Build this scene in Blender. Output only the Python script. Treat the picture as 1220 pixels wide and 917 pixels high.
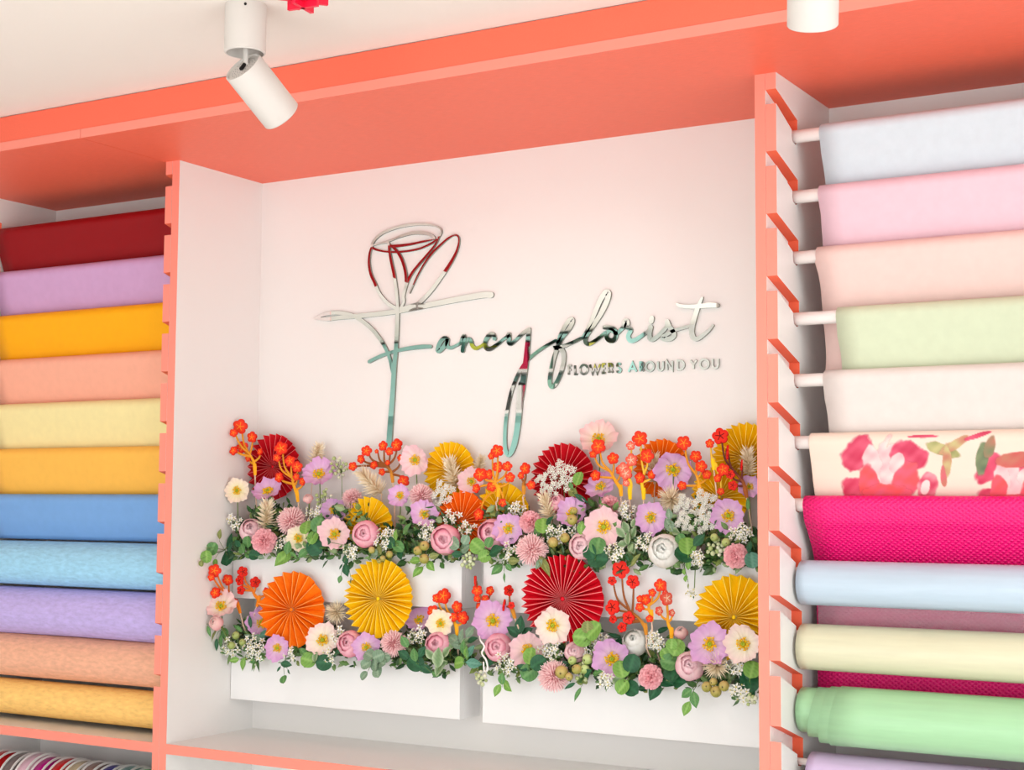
import bpy, math, random
from math import sin, cos, pi, sqrt, radians
from mathutils import Vector, Matrix

for _o in list(bpy.data.objects):
    bpy.data.objects.remove(_o, do_unlink=True)
SC = bpy.context.scene
COL = SC.collection
random.seed(7)

# ------------------------------------------------------------------ camera
F_PX, CXP, CYP = 1802.36, 610.0, 458.5
YAW, PITCH, ROLL = 0.53536, 0.07842, 0.00564
CAM = Vector((2.91676, -3.45035, 1.40149))
_r = Vector((cos(YAW), sin(YAW), 0))
_f = Vector((-sin(YAW) * cos(PITCH), cos(YAW) * cos(PITCH), sin(PITCH)))
_u = _r.cross(_f)
RIGHT = _r * cos(ROLL) + _u * sin(ROLL)
UP = -_r * sin(ROLL) + _u * cos(ROLL)
FWD = _f
cam_data = bpy.data.cameras.new('camera')
cam_data.sensor_fit = 'HORIZONTAL'
cam_data.sensor_width = 36.0
cam_data.lens = F_PX / 1220 * 36
cam_data.clip_start = 0.05
cam = bpy.data.objects.new('camera', cam_data)
COL.objects.link(cam)
m = Matrix.Identity(4)
for i in range(3):
    m[i][0], m[i][1], m[i][2], m[i][3] = RIGHT[i], UP[i], -FWD[i], CAM[i]
cam.matrix_world = m
SC.camera = cam

# ------------------------------------------------------------------ world, light, exposure
world = bpy.data.worlds.new('daylight')
SC.world = world
world.use_nodes = True
wbg = world.node_tree.nodes['Background']
wbg.inputs[0].default_value = (0.95, 0.98, 1.0, 1)
wbg.inputs[1].default_value = 1.0


def area_light(name, loc, rot, sx, sy, power, color=(1, 1, 1)):
    l = bpy.data.lights.new(name, 'AREA')
    l.shape = 'RECTANGLE'
    l.size, l.size_y = sx, sy
    l.energy = power
    l.color = color
    o = bpy.data.objects.new(name, l)
    o.location = loc
    o.rotation_euler = rot
    COL.objects.link(o)
    return o


# daylight entering through the shop front behind the camera
area_light('shopfront_daylight', (1.8, -4.86, 1.0), (radians(90), 0, 0), 5.3, 1.75, 40, (0.97, 1.0, 1.0))
area_light('added_side_light', (5.36, -2.6, 1.15), (radians(90), 0, radians(90)), 3.3, 1.7, 48, (0.97, 1.0, 1.0))  # added side light, brightens the niche's left panel
SPOT_POWER = 3          # the two lamps in view
DOWN_POWER = 75         # added lamps out of view, for floor bounce and the front wall
SC.view_settings.view_transform = 'Standard'
SC.view_settings.look = 'None'
SC.view_settings.gamma = 1.0
SC.view_settings.use_curve_mapping = False
SC.view_settings.exposure = 0.28

# ------------------------------------------------------------------ geometry of the place (metres)
W, D, H, S = 1.70, 0.3545, 2.3503, 0.75
T = 0.025
YF, ZT, ZC = -0.6743, 2.3746, 2.4458
SHB = 0.7231
ROD_Y, ROD_Z, PITCHZ = -0.235, 2.231, 0.138
BAY = 0.82


def ray(px, py):
    return FWD + RIGHT * ((px - CXP) / F_PX) - UP * ((py - CYP) / F_PX)


def at(px, py, Y=None, Z=None, X=None):
    d = ray(px, py)
    if Y is not None:
        t = (Y - CAM.y) / d.y
    elif Z is not None:
        t = (Z - CAM.z) / d.z
    else:
        t = (X - CAM.x) / d.x
    return CAM + d * t


def ppm(p):
    return F_PX / (Vector(p) - CAM).dot(FWD)


# ------------------------------------------------------------------ colour and materials
def lin(c):
    return tuple(((v / 255) / 12.92 if v / 255 <= 0.04045 else ((v / 255 + 0.055) / 1.055) ** 2.4) for v in c)


def new_mat(name):
    mt = bpy.data.materials.new(name)
    mt.use_nodes = True
    nt = mt.node_tree
    return mt, nt, nt.nodes['Principled BSDF']


def add_bump(nt, b, scale, strength, dist=0.001, stretch=(1, 1, 1), detail=4):
    tc = nt.nodes.new('ShaderNodeTexCoord')
    mp = nt.nodes.new('ShaderNodeMapping')
    mp.inputs['Scale'].default_value = stretch
    nz = nt.nodes.new('ShaderNodeTexNoise')
    nz.inputs['Scale'].default_value = scale
    nz.inputs['Detail'].default_value = detail
    bp = nt.nodes.new('ShaderNodeBump')
    bp.inputs['Strength'].default_value = strength
    bp.inputs['Distance'].default_value = dist
    nt.links.new(tc.outputs['Object'], mp.inputs[0])
    nt.links.new(mp.outputs[0], nz.inputs['Vector'])
    nt.links.new(nz.outputs[0], bp.inputs['Height'])
    nt.links.new(bp.outputs[0], b.inputs['Normal'])
    return nz


def plain(name, rgb, rough=0.5, spec=0.4, bump=None, vary=0.0, stretch=(1, 1, 1), linear=False, metal=0.0):
    mt, nt, b = new_mat(name)
    c = rgb if linear else lin(rgb)
    b.inputs['Base Color'].default_value = (*c, 1)
    b.inputs['Roughness'].default_value = rough
    b.inputs['Specular IOR Level'].default_value = spec
    b.inputs['Metallic'].default_value = metal
    if bump:
        nz = add_bump(nt, b, bump[0], bump[1], bump[2] if len(bump) > 2 else 0.001, stretch)
        if vary:
            mr = nt.nodes.new('ShaderNodeMapRange')
            mr.inputs[1].default_value, mr.inputs[2].default_value = 0.25, 0.75
            mr.inputs[3].default_value, mr.inputs[4].default_value = 1 - vary, 1 + vary
            mx = nt.nodes.new('ShaderNodeVectorMath')
            mx.operation = 'SCALE'
            mx.inputs[0].default_value = c
            nt.links.new(nz.outputs[0], mr.inputs[0])
            nt.links.new(mr.outputs[0], mx.inputs['Scale'])
            nt.links.new(mx.outputs[0], b.inputs['Base Color'])
    return mt


def attr_mat(name, rough=0.6, trans=0.25, spec=0.25, bump=None):
    mt, nt, b = new_mat(name)
    a = nt.nodes.new('ShaderNodeAttribute')
    a.attribute_name = 'Col'
    nt.links.new(a.outputs['Color'], b.inputs['Base Color'])
    b.inputs['Roughness'].default_value = rough
    b.inputs['Specular IOR Level'].default_value = spec
    if bump:
        add_bump(nt, b, *bump)
    if trans > 0:
        tr = nt.nodes.new('ShaderNodeBsdfTranslucent')
        nt.links.new(a.outputs['Color'], tr.inputs[0])
        mx = nt.nodes.new('ShaderNodeMixShader')
        mx.inputs[0].default_value = trans
        out = nt.nodes['Material Output']
        nt.links.new(b.outputs[0], mx.inputs[1])
        nt.links.new(tr.outputs[0], mx.inputs[2])
        nt.links.new(mx.outputs[0], out.inputs['Surface'])
    return mt


M = {}
M['white'] = plain('white laminate', (240, 237, 234), 0.35, 0.4, (60, 0.02))
M['box_white'] = plain('white lacquered planter board', (247, 246, 246), 0.3, 0.4, (80, 0.02))
M['paint'] = plain('ceiling paint', (243, 234, 226), 0.8, 0.2, (35, 0.08))
M['wall'] = plain('wall paint', (238, 237, 234), 0.8, 0.2, (50, 0.08))
M['coral'] = plain('coral wood grain laminate', (250, 112, 84), 0.45, 0.35, (30, 0.5, 0.0012), 0.11, (1.2, 22, 22))
M['coral_fascia'] = plain('coral matt fascia board', (250, 112, 86), 0.55, 0.3, (300, 0.12), 0.05)
M['coral_edge'] = plain('coral edge banding', (250, 146, 128), 0.5, 0.35, (250, 0.06))
M['slot'] = plain('coral slot banding', (240, 105, 72), 0.5, 0.35, (250, 0.06))
M['rod'] = plain('white rod', (248, 240, 236), 0.35, 0.4, (90, 0.02))
M['lamp_white'] = plain('white powder coat', (216, 209, 203), 0.45, 0.4, (400, 0.05))
M['lamp_grey'] = plain('lamp inner grey', (120, 116, 114), 0.4, 0.5, (100, 0.05))
M['dark'] = plain('dark vent', (40, 36, 36), 0.7, 0.2, (100, 0.05))
M['card'] = plain('cardboard core', (214, 190, 160), 0.8, 0.1, (120, 0.1))
M['floor'] = plain('pale floor tile', (236, 236, 234), 0.35, 0.4, (8, 0.04), 0.04)
M['foam'] = plain('green floral foam', (48, 66, 38), 0.95, 0.1, (200, 0.6))
M['stem'] = plain('stem green', (104, 128, 66), 0.6, 0.25, (60, 0.2), 0.2)
M['stemdark'] = plain('dark stem', (70, 72, 48), 0.6, 0.25, (60, 0.2), 0.2)
M['wood_stick'] = plain('wooden skewer', (232, 200, 176), 0.7, 0.2, (80, 0.2), 0.1)
M['petal'] = attr_mat('petal', 0.65, 0.14, 0.2)
M['leaf'] = attr_mat('leaf', 0.42, 0.12, 0.4, (160, 0.25, 0.0008))
M['paper'] = attr_mat('folded paper', 0.6, 0.06, 0.25, (220, 0.15))
M['felt'] = attr_mat('cut board', 0.6, 0.0, 0.25, (150, 0.15))
M['berry'] = attr_mat('berry', 0.35, 0.0, 0.4)
M['mint'] = plain('mint paint', (176, 226, 218), 0.6, 0.3, (40, 0.05))
M['red_paper'] = plain('red paper', (205, 14, 30), 0.5, 0.3, (120, 0.1), 0.1)
M['crimson'] = plain('crimson pink ornament', (238, 20, 62), 0.4, 0.4, (120, 0.1), 0.06)


def mirror_mat():
    mt, nt, b = new_mat('mirror acrylic face')
    b.inputs['Base Color'].default_value = (0.93, 0.945, 0.935, 1)
    b.inputs['Metallic'].default_value = 1.0
    b.inputs['Roughness'].default_value = 0.015
    add_bump(nt, b, 3.0, 0.12, 0.01, (1, 1, 1), 1)
    return mt


M['mirror'] = mirror_mat()
M['acrylic'] = plain('acrylic edge', (132, 134, 124), 0.25, 0.6, (60, 0.05))


def cellophane_mat():
    mt, nt, b = new_mat('frosted film')
    b.inputs['Base Color'].default_value = (*lin((222, 222, 226)), 1)
    b.inputs['Roughness'].default_value = 0.4
    tr = nt.nodes.new('ShaderNodeBsdfTransparent')
    mx = nt.nodes.new('ShaderNodeMixShader')
    nz = add_bump(nt, b, 14, 0.3, 0.002, (0.4, 3, 3))
    mr = nt.nodes.new('ShaderNodeMapRange')
    mr.inputs[3].default_value, mr.inputs[4].default_value = 0.12, 0.3
    nt.links.new(nz.outputs[0], mr.inputs[0])
    nt.links.new(mr.outputs[0], mx.inputs[0])
    nt.links.new(tr.outputs[0], mx.inputs[1])
    nt.links.new(b.outputs[0], mx.inputs[2])
    nt.links.new(mx.outputs[0], nt.nodes['Material Output'].inputs['Surface'])
    return mt


M['film'] = cellophane_mat()


# ------------------------------------------------------------------ mesh building
class MB:
    def __init__(self):
        self.v, self.f, self.c, self.mi = [], [], [], []

    def add(self, vs, fs, col=None, mi=0):
        n = len(self.v)
        self.v.extend([tuple(p) for p in vs])
        self.f.extend([tuple(i + n for i in f) for f in fs])
        self.mi.extend([mi] * len(fs))
        if col is None:
            self.c.extend([(1, 1, 1)] * len(vs))
        elif isinstance(col, list):
            self.c.extend(col)
        else:
            self.c.extend([col] * len(vs))
        return self

    def box(self, x0, x1, y0, y1, z0, z1, col=None, mi=0):
        vs = [(x0, y0, z0), (x1, y0, z0), (x1, y1, z0), (x0, y1, z0), (x0, y0, z1), (x1, y0, z1), (x1, y1, z1), (x0, y1, z1)]
        return self.add(vs, [(0, 3, 2, 1), (4, 5, 6, 7), (0, 1, 5, 4), (1, 2, 6, 5), (2, 3, 7, 6), (3, 0, 4, 7)], col, mi)

    def tube(self, pts, rad, n=6, col=None, mi=0, flat=1.0, caps=True):
        pts = [Vector(p) for p in pts]
        rads = rad if isinstance(rad, (list, tuple)) else [rad] * len(pts)
        vs, fs = [], []
        ref = None
        for i, p in enumerate(pts):
            t = (pts[min(i + 1, len(pts) - 1)] - pts[max(i - 1, 0)])
            t = t.normalized() if t.length > 1e-9 else Vector((0, 0, 1))
            if ref is None:
                ref = Vector((0, 1, 0)) if abs(t.y) < 0.8 else Vector((1, 0, 0))
            b = t.cross(ref)
            if b.length < 1e-6:
                b = t.orthogonal()
            b.normalize()
            a = b.cross(t).normalized()
            ref = a
            for k in range(n):
                an = 2 * pi * k / n
                vs.append(p + b * (cos(an) * rads[i]) + a * (sin(an) * rads[i] * flat))
        for i in range(len(pts) - 1):
            for k in range(n):
                k2 = (k + 1) % n
                fs.append((i * n + k, i * n + k2, (i + 1) * n + k2, (i + 1) * n + k))
        if caps:
            fs.append(tuple(range(n - 1, -1, -1)))
            fs.append(tuple((len(pts) - 1) * n + k for k in range(n)))
        return self.add(vs, fs, col, mi)

    def lathe_x(self, prof, n=32, cy=0, cz=0, col=None, mi=0):
        """profile of (x, r) turned about the X axis through (cy, cz)"""
        vs, fs = [], []
        for x, r in prof:
            for k in range(n):
                a = 2 * pi * k / n
                vs.append((x, cy + r * cos(a), cz + r * sin(a)))
        L = len(prof)
        for i in range(L - 1):
            for k in range(n):
                k2 = (k + 1) % n
                fs.append((i * n + k, (i + 1) * n + k, (i + 1) * n + k2, i * n + k2))
        return self.add(vs, fs, col, mi)

    def lathe_z(self, prof, n=32, col=None, mi=0, mat=None):
        vs, fs = [], []
        for z, r in prof:
            for k in range(n):
                a = 2 * pi * k / n
                p = Vector((r * cos(a), r * sin(a), z))
                vs.append(mat @ p if mat else p)
        for i in range(len(prof) - 1):
            for k in range(n):
                k2 = (k + 1) % n
                fs.append((i * n + k, i * n + k2, (i + 1) * n + k2, (i + 1) * n + k))
        return self.add(vs, fs, col, mi)

    def ball(self, c, r, n=8, rings=5, col=None, mi=0, sq=1.0):
        vs, fs = [(c[0], c[1], c[2] - r * sq)], []
        for i in range(1, rings):
            ph = pi * i / rings - pi / 2
            for k in range(n):
                a = 2 * pi * k / n
                vs.append((c[0] + r * cos(ph) * cos(a), c[1] + r * cos(ph) * sin(a), c[2] + r * sq * sin(ph)))
        vs.append((c[0], c[1], c[2] + r * sq))
        for k in range(n):
            fs.append((0, 1 + (k + 1) % n, 1 + k))
        for i in range(rings - 2):
            for k in range(n):
                a, b = 1 + i * n + k, 1 + i * n + (k + 1) % n
                fs.append((a, b, b + n, a + n))
        top = len(vs) - 1
        for k in range(n):
            fs.append((top, top - n + k, top - n + (k + 1) % n))
        return self.add(vs, fs, col, mi)

    def prism(self, outline, y0, y1, col=None, mi=0, mi_side=None):
        """outline of (x, z) points, counter-clockwise seen from -Y, extruded from y0 (front) to y1"""
        n = len(outline)
        vs = [(x, y0, z) for x, z in outline] + [(x, y1, z) for x, z in outline]
        self.add(vs, [tuple(range(n)), tuple(range(2 * n - 1, n - 1, -1))], col, mi)
        base = len(self.v) - 2 * n
        for k in range(n):
            k2 = (k + 1) % n
            self.f.append((base + k2, base + k, base + n + k, base + n + k2))
            self.mi.append(mi if mi_side is None else mi_side)
        return self

    def mesh(self, name, mats, smooth=False, attr=False):
        me = bpy.data.meshes.new(name)
        me.from_pydata(self.v, [], self.f)
        if not isinstance(mats, (list, tuple)):
            mats = [mats]
        for mt in mats:
            me.materials.append(mt)
        if len(mats) > 1:
            me.polygons.foreach_set('material_index', self.mi)
        if smooth:
            me.polygons.foreach_set('use_smooth', [True] * len(me.polygons))
        if attr:
            ca = me.color_attributes.new('Col', 'FLOAT_COLOR', 'POINT')
            flat = []
            for c in self.c:
                flat.extend((c[0], c[1], c[2], 1.0))
            ca.data.foreach_set('color', flat)
        me.update()
        return me


def link(name, me, parent=None, loc=None, mat=None):
    o = bpy.data.objects.new(name, me)
    COL.objects.link(o)
    if parent:
        o.parent = parent
    if mat is not None:
        o.matrix_local = mat
    elif loc is not None:
        o.location = loc
    return o


def part(name, mb, mats, parent, smooth=False, attr=False, bevel=0.0):
    """a part whose mesh is written in world coordinates; stored relative to its thing"""
    o = link(name, mb.mesh(name, mats, smooth, attr), parent)
    if parent is not None:
        off = parent.location.copy()
        p = parent.parent
        while p:
            off += p.location
            p = p.parent
        if off.length > 0:
            o.data.transform(Matrix.Translation(-off))
    if bevel:
        bv = o.modifiers.new('bevel', 'BEVEL')
        bv.width, bv.segments, bv.limit_method = bevel, 2, 'ANGLE'
    return o


def thing(name, label, cat, loc=(0, 0, 0), group=None):
    o = bpy.data.objects.new(name, None)
    o.empty_display_size = 0.02
    COL.objects.link(o)
    o.location = loc
    o['label'], o['category'] = label, cat
    if group:
        o['group'] = group
    return o


def struct(name, mb, mt, smooth=False):
    o = link(name, mb.mesh(name, mt, smooth))
    o['kind'] = 'structure'
    return o


def catmull(pts, per=6, closed=False):
    pts = [Vector(p) for p in pts]
    n = len(pts)
    out = []
    for i in range(n if closed else n - 1):
        p1, p2 = pts[i], pts[(i + 1) % n]
        p0 = pts[(i - 1) % n] if closed or i > 0 else p1 * 2 - p2
        p3 = pts[(i + 2) % n] if closed or i < n - 2 else p2 * 2 - p1
        for k in range(per):
            t = k / per
            out.append(0.5 * ((2 * p1) + (p2 - p0) * t + (2 * p0 - 5 * p1 + 4 * p2 - p3) * t * t + (3 * p1 - p0 - 3 * p2 + p3) * t ** 3))
    if not closed:
        out.append(pts[-1])
    return out


# ------------------------------------------------------------------ the room
RX0, RX1, RY0 = -3.3, 5.2, -4.7
struct('floor', MB().box(RX0 - .1, RX1 + .1, RY0 - .1, 0.2, -0.05, 0), M['floor'])
struct('ceiling', MB().box(RX0 - .1, RX1 + .1, RY0 - .1, 0.2, ZC, ZC + 0.05), M['paint'])
struct('wall_back', MB().box(RX0 - .1, RX1 + .1, 0.02, 0.12, 0, ZC), M['wall'])
struct('wall_left', MB().box(RX0 - .1, RX0, RY0, 0.02, 0, ZC), M['wall'])
struct('wall_right', MB().box(RX1, RX1 + .1, RY0, -4.3, 0, ZC).box(RX1, RX1 + .1, -0.9, 0.02, 0, ZC).box(RX1, RX1 + .1, -4.3, -0.9, 0, .25).box(RX1, RX1 + .1, -4.3, -0.9, 2.05, ZC), M['wall'])
wf = MB()
wf.box(RX0 - .1, -0.9, RY0 - .1, RY0, 0, ZC).box(4.5, RX1 + .1, RY0 - .1, RY0, 0, ZC)
wf.box(-0.9, 4.5, RY0 - .1, RY0, 0, 0.1).box(-0.9, 4.5, RY0 - .1, RY0, 1.9, ZC)
struct('wall_front', wf, M['wall'])
fr = MB()
for x in (-0.9, 0.9, 2.7, 4.46):
    fr.box(x, x + 0.04, RY0 - .08, RY0 - .02, 0.1, 1.9)
fr.box(-0.9, 4.5, RY0 - .08, RY0 - .02, 0.1, 0.14).box(-0.9, 4.5, RY0 - .08, RY0 - .02, 1.86, 1.9)
struct('window_1', fr, M['lamp_white'])
fr = MB()
for y in (-4.3, -2.62, -0.94):
    fr.box(RX1 + .02, RX1 + .08, y, y + .04, .25, 2.05)
fr.box(RX1 + .02, RX1 + .08, -4.3, -.9, .25, .29).box(RX1 + .02, RX1 + .08, -4.3, -.9, 2.01, 2.05)
struct('added_side_window', fr, M['lamp_white'])  # unseen window, added to bring light in from the right

# ------------------------------------------------------------------ cabinet units
cab = thing('display_niche', 'white display niche with coral front edges holding the mirror sign and planters', 'cabinet', (W / 2, -D / 2, 0))
part('back_panel', MB().box(-T, W + T, 0, 0.018, 0.08, H), M['white'], cab)
for x in (-T, W):
    part('side_panel', MB().box(x, x + T, -D + 0.0015, 0, 0.08, H), M['white'], cab)
    part('front_edging', MB().box(x, x + T - 0.0008 if x > 0 else x + T, -D, -D + 0.0015, 0.08, H), M['coral_edge'], cab)
part('shelf', MB().box(0, W, -D + 0.0015, 0, SHB, S), M['white'], cab)
part('shelf_edging', MB().box(0, W, -D, -D + 0.0015, SHB, S), M['coral_edge'], cab)
part('lower_shelf', MB().box(0, W, -D + 0.0015, 0, 0.35, 0.375), M['white'], cab)
part('plinth', MB().box(-T, W + T, -D + 0.03, 0.018, 0, 0.08), M['white'], cab)


def notched_board(x0, rack, face):
    """board with eleven hooked slots for the rods; the slot walls are coral"""
    yF, yB = -D, 0.0
    pts = [(yF, 0.08)]
    for k in range(10, -1, -1):
        dz = -PITCHZ * k
        pts += [(yF, 2.2805 + dz), (-0.257, 2.2425 + dz), (-0.257, 2.2275 + dz), (-0.252, 2.2175 + dz), (-0.235, 2.2135 + dz),
                (-0.225, 2.2175 + dz), (-0.2205, 2.2275 + dz), (-0.2205, 2.2725 + dz), (yF, 2.3135 + dz)]
    pts += [(yF, H), (yB, H), (yB, 0.08)]
    n = len(pts)
    mb = MB()
    vs = [(x0, y, z) for y, z in pts] + [(x0 + T - .0006, y, z) for y, z in pts]
    mb.add(vs, [tuple(range(n)), tuple(range(2 * n - 1, n - 1, -1))], None, 0)
    for k in range(n):
        k2 = (k + 1) % n
        front = k < n - 2
        mb.f.append((k2, k, n + k, n + k2))
        onfront = abs(pts[k][0] - yF) < 1e-6 and abs(pts[k2][0] - yF) < 1e-6
        mb.mi.append(1 if onfront else (2 if front else 0))
    me = mb.mesh('notched_board', [M['white'], M['coral_edge'], M['slot']])
    o = link('notched_board', me, rack)
    o.data.transform(Matrix.Translation(-rack.location))
    return o


def rack(name_x0, label):
    x0, x1 = name_x0, name_x0 + BAY
    r = thing('roll_rack', label, 'rack', ((x0 + x1) / 2, -D / 2, 0), 'wrapping roll racks')
    part('back_panel', MB().box(x0 - T, x1 + T, 0, 0.018, 0.08, H), M['white'], r)
    notched_board(x0 - T, r, 1)
    notched_board(x1, r, -1)
    part('shelf', MB().box(x0, x1, -D + 0.0015, 0, SHB, S), M['white'], r)
    part('shelf_edging', MB().box(x0, x1, -D, -D + 0.0015, SHB, S), M['coral_edge'], r)
    part('lower_shelf', MB().box(x0, x1, -D + 0.0015, 0, 0.43, 0.45), M['white'], r)
    part('plinth', MB().box(x0 - T, x1 + T, -D + 0.03, 0.018, 0, 0.08), M['white'], r)
    return r


LX0, LX1 = -0.05 - BAY, -0.05
QX0, QX1 = W + 0.05, W + 0.05 + BAY
rack(LX0, 'left wrapping roll rack with notched coral edges and bright coloured rolls')
rack(QX0, 'right wrapping roll rack with notched coral edges and pastel rolls')

can = thing('canopy', 'coral wood grain canopy running over the niche and both roll racks', 'canopy', (W / 2, YF / 2, H))
CX0, CX1 = LX0 - 0.06, QX1 + 0.06
for x0, x1 in ((CX0, LX1 + .0), (LX1 + .0018, CX1)):
    part('soffit_panel', MB().box(x0, x1, YF + 0.0015, 0.018, H, ZT), M['coral'], can)
    part('edge_band', MB().box(x0, x1, YF, YF + 0.0015, H, ZT - .0008), M['coral_edge'], can)
part('fascia', MB().box(CX0, CX1, YF + .0005, YF + 0.02, ZT, ZC - 0.0022), M['coral_fascia'], can)

# ------------------------------------------------------------------ rolls
def roll_mat(name, rgb, rough=0.55, bump=(40, 0.08), vary=0.03, stretch=(1, 1, 1), trans=0.0):
    return plain(name, rgb, rough, 0.25, bump, vary, stretch)


def emboss_mat(name, rgb):
    mt, nt, b = new_mat(name)
    b.inputs['Base Color'].default_value = (*lin(rgb), 1)
    b.inputs['Roughness'].default_value = 0.45
    tc = nt.nodes.new('ShaderNodeTexCoord')
    outs = []
    for ang in (35, -35):
        mp = nt.nodes.new('ShaderNodeMapping')
        mp.inputs['Rotation'].default_value = (0, radians(ang), 0)
        wv = nt.nodes.new('ShaderNodeTexWave')
        wv.inputs['Scale'].default_value = 40
        wv.bands_direction = 'Z'
        nt.links.new(tc.outputs['Object'], mp.inputs[0])
        nt.links.new(mp.outputs[0], wv.inputs['Vector'])
        outs.append(wv.outputs['Fac'])
    mul = nt.nodes.new('ShaderNodeMath')
    mul.operation = 'MULTIPLY'
    nt.links.new(outs[0], mul.inputs[0])
    nt.links.new(outs[1], mul.inputs[1])
    bp = nt.nodes.new('ShaderNodeBump')
    bp.inputs['Strength'].default_value = 0.6
    bp.inputs['Distance'].default_value = 0.0035
    nt.links.new(mul.outputs[0], bp.inputs['Height'])
    nt.links.new(bp.outputs[0], b.inputs['Normal'])
    return mt


def sheet_profile(k, drop, bends=None, r=0.0205):
    yc, zc = ROD_Y, ROD_Z - PITCHZ * k
    d = Vector((0.31, -0.951)).normalized()
    nrm = Vector((d.y, -d.x))            # towards the front
    a0 = math.atan2(nrm.y, nrm.x)
    path = []
    for i in range(31):                  # a full wrap, ending on the front tangent
        a = a0 - 2 * pi + 2 * pi * i / 30
        rr = r - 0.0012 * (1 - i / 30)
        path.append(Vector((yc + rr * cos(a), zc + rr * sin(a))))
    p = path[-1]
    if bends:
        cv = catmull([Vector((q[0], q[1], 0)) for q in [(p.x, p.y), (p.x + d.x * .03, p.y + d.y * .03)] + bends], 6)
        path += [Vector((q.x, q.y)) for q in cv[1:]]
    else:
        for i in range(1, 9):
            s = drop * i / 8
            path.append(p + d * s + Vector((0.0012 * sin(i * 1.3 + k), 0)))
    return path


def build_sheet(path, x0, x1, th=0.0009, nx=14, seed=0, colf=None):
    rnd = random.Random(seed)
    mb = MB()
    L = len(path)
    nor = []
    for i in range(L):
        t = path[min(i + 1, L - 1)] - path[max(i - 1, 0)]
        t.normalize()
        nor.append(Vector((t.y, -t.x)))
    vs = []
    ph = [rnd.uniform(0, 6) for _ in range(4)]
    for side in (1, -1):
        for i in range(L):
            for j in range(nx + 1):
                u = j / nx
                x = x0 + (x1 - x0) * u
                wob = 0.0
                if i > 31:
                    wob = 0.0010 * (i - 31) / (L - 31) * (sin(u * 9 + ph[0]) + sin(u * 17 + ph[1]))
                    if u == 0 and L < 60:
                        x += 0.002 * sin(i * 0.7 + ph[2])
                q = path[i] + nor[i] * (side * th / 2 + wob)
                vs.append((x, q.x, q.y))
    fs = []
    n = nx + 1
    off = L * n
    for i in range(L - 1):
        for j in range(nx):
            a = i * n + j
            fs.append((a, a + 1, a + n + 1, a + n))
            fs.append((off + a, off + a + n, off + a + n + 1, off + a + 1))
        fs.append((i * n, i * n + n, off + i * n + n, off + i * n))
        a = i * n + nx
        fs.append((a, off + a, off + a + n, a + n))
    for j in range(nx):
        fs.append((j, off + j, off + j + 1, j + 1))
        a = (L - 1) * n + j
        fs.append((a, a + 1, off + a + 1, off + a))
    mb.add(vs, fs, None if colf is None else [colf(p) for p in vs])
    return mb


def hanging_roll(k, x0, x1, mt, label, group, drop=0.155, bends=None, nx=14, colf=None):
    zc = ROD_Z - PITCHZ * k
    t = thing('paper_roll', label, 'wrapping paper', ((x0 + x1) / 2, ROD_Y, zc), group)
    part('paper', build_sheet(sheet_profile(k, drop, bends), x0, x1, nx=nx, seed=k, colf=colf), mt, t, True, colf is not None)
    c = MB().lathe_x([(x0 + .001, 0.0152), (x0 + .001, 0.0185), (x1 - .001, 0.0185), (x1 - .001, 0.0152), (x0 + .001, 0.0152)], 20, ROD_Y, zc)
    part('core', c, M['card'], t)
    return t


def fat_roll(k, x0, x1, R, mt, label, group, hang, mt_end=None, sag=0.0, name='fabric_roll', zc=None, layers=None, yc=None):
    core_in = R - 0.0155
    zc = ROD_Z - PITCHZ * k - 0.0068 + 0.0082 - core_in
    yc = ROD_Y if yc is None else yc
    t = thing(name, label, 'wrapping fabric', ((x0 + x1) / 2, yc, zc), group)
    core = R - 0.012
    n = 44
    mb = MB()
    rnd = random.Random(k * 31 + int(x0 * 100))
    ph = [rnd.uniform(0, 6.28) for _ in range(6)]
    xs = [x0 + (x1 - x0) * i / 40 for i in range(41)]
    prof = [(x0 + 0.0012, core), (x0 + .0004, R - 0.003)] + [(x, None) for x in xs] + [(x1 - .0004, R - 0.003), (x1 - .0012, core)]
    vs, fs = [], []
    for x, r in prof:
        for j in range(n):
            a = 2 * pi * j / n
            rr = r
            if r is None:
                u = (x - x0) / (x1 - x0)
                rr = R * (1 + 0.006 * sin(a * 2 + ph[0] + u * 3) + 0.004 * sin(a * 3 + ph[1]) + 0.005 * sin(u * 5 + ph[2]))
                if sin(a) < 0:
                    rr += -sin(a) * sag * (0.55 + 0.45 * sin(u * 3.0 + ph[3]))
            vs.append((x, yc + rr * cos(a), zc + rr * sin(a)))
    for i in range(len(prof) - 1):
        for j in range(n):
            j2 = (j + 1) % n
            fs.append((i * n + j, (i + 1) * n + j, (i + 1) * n + j2, i * n + j2))
    mb.add(vs, fs)
    part('wound_fabric', mb, mt, t, True)
    c = MB().lathe_x([(x0 + .002, core_in), (x0 + .002, core), (x1 - .002, core), (x1 - .002, core_in), (x0 + .002, core_in)], 24, yc, zc)
    part('core', c, M['card'], t)
    for (lx, dr, a0, a1) in (layers or []):
        vs, fs = [], []
        ns = 24
        for i in range(ns + 1):
            a = radians(a0 + (a1 - a0) * i / ns)
            for j in range(11):
                x = lx + (x1 - lx) * j / 10
                drop = dr * (0.5 - 0.5 * cos(2 * pi * min(1, i / ns)))
                rr = R * 1.012 + drop
                vs.append((x + (0.012 * sin(i * .25) if j == 0 else 0), yc + rr * cos(a), zc + rr * sin(a)))
        for i in range(ns):
            for j in range(10):
                q = i * 11 + j
                fs.append((q, q + 1, q + 12, q + 11))
        o = part('loose_layer', MB().add(vs, fs), mt, t, True)
        sm = o.modifiers.new('thickness', 'SOLIDIFY')
        sm.thickness = 0.0006
    return t


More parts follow.
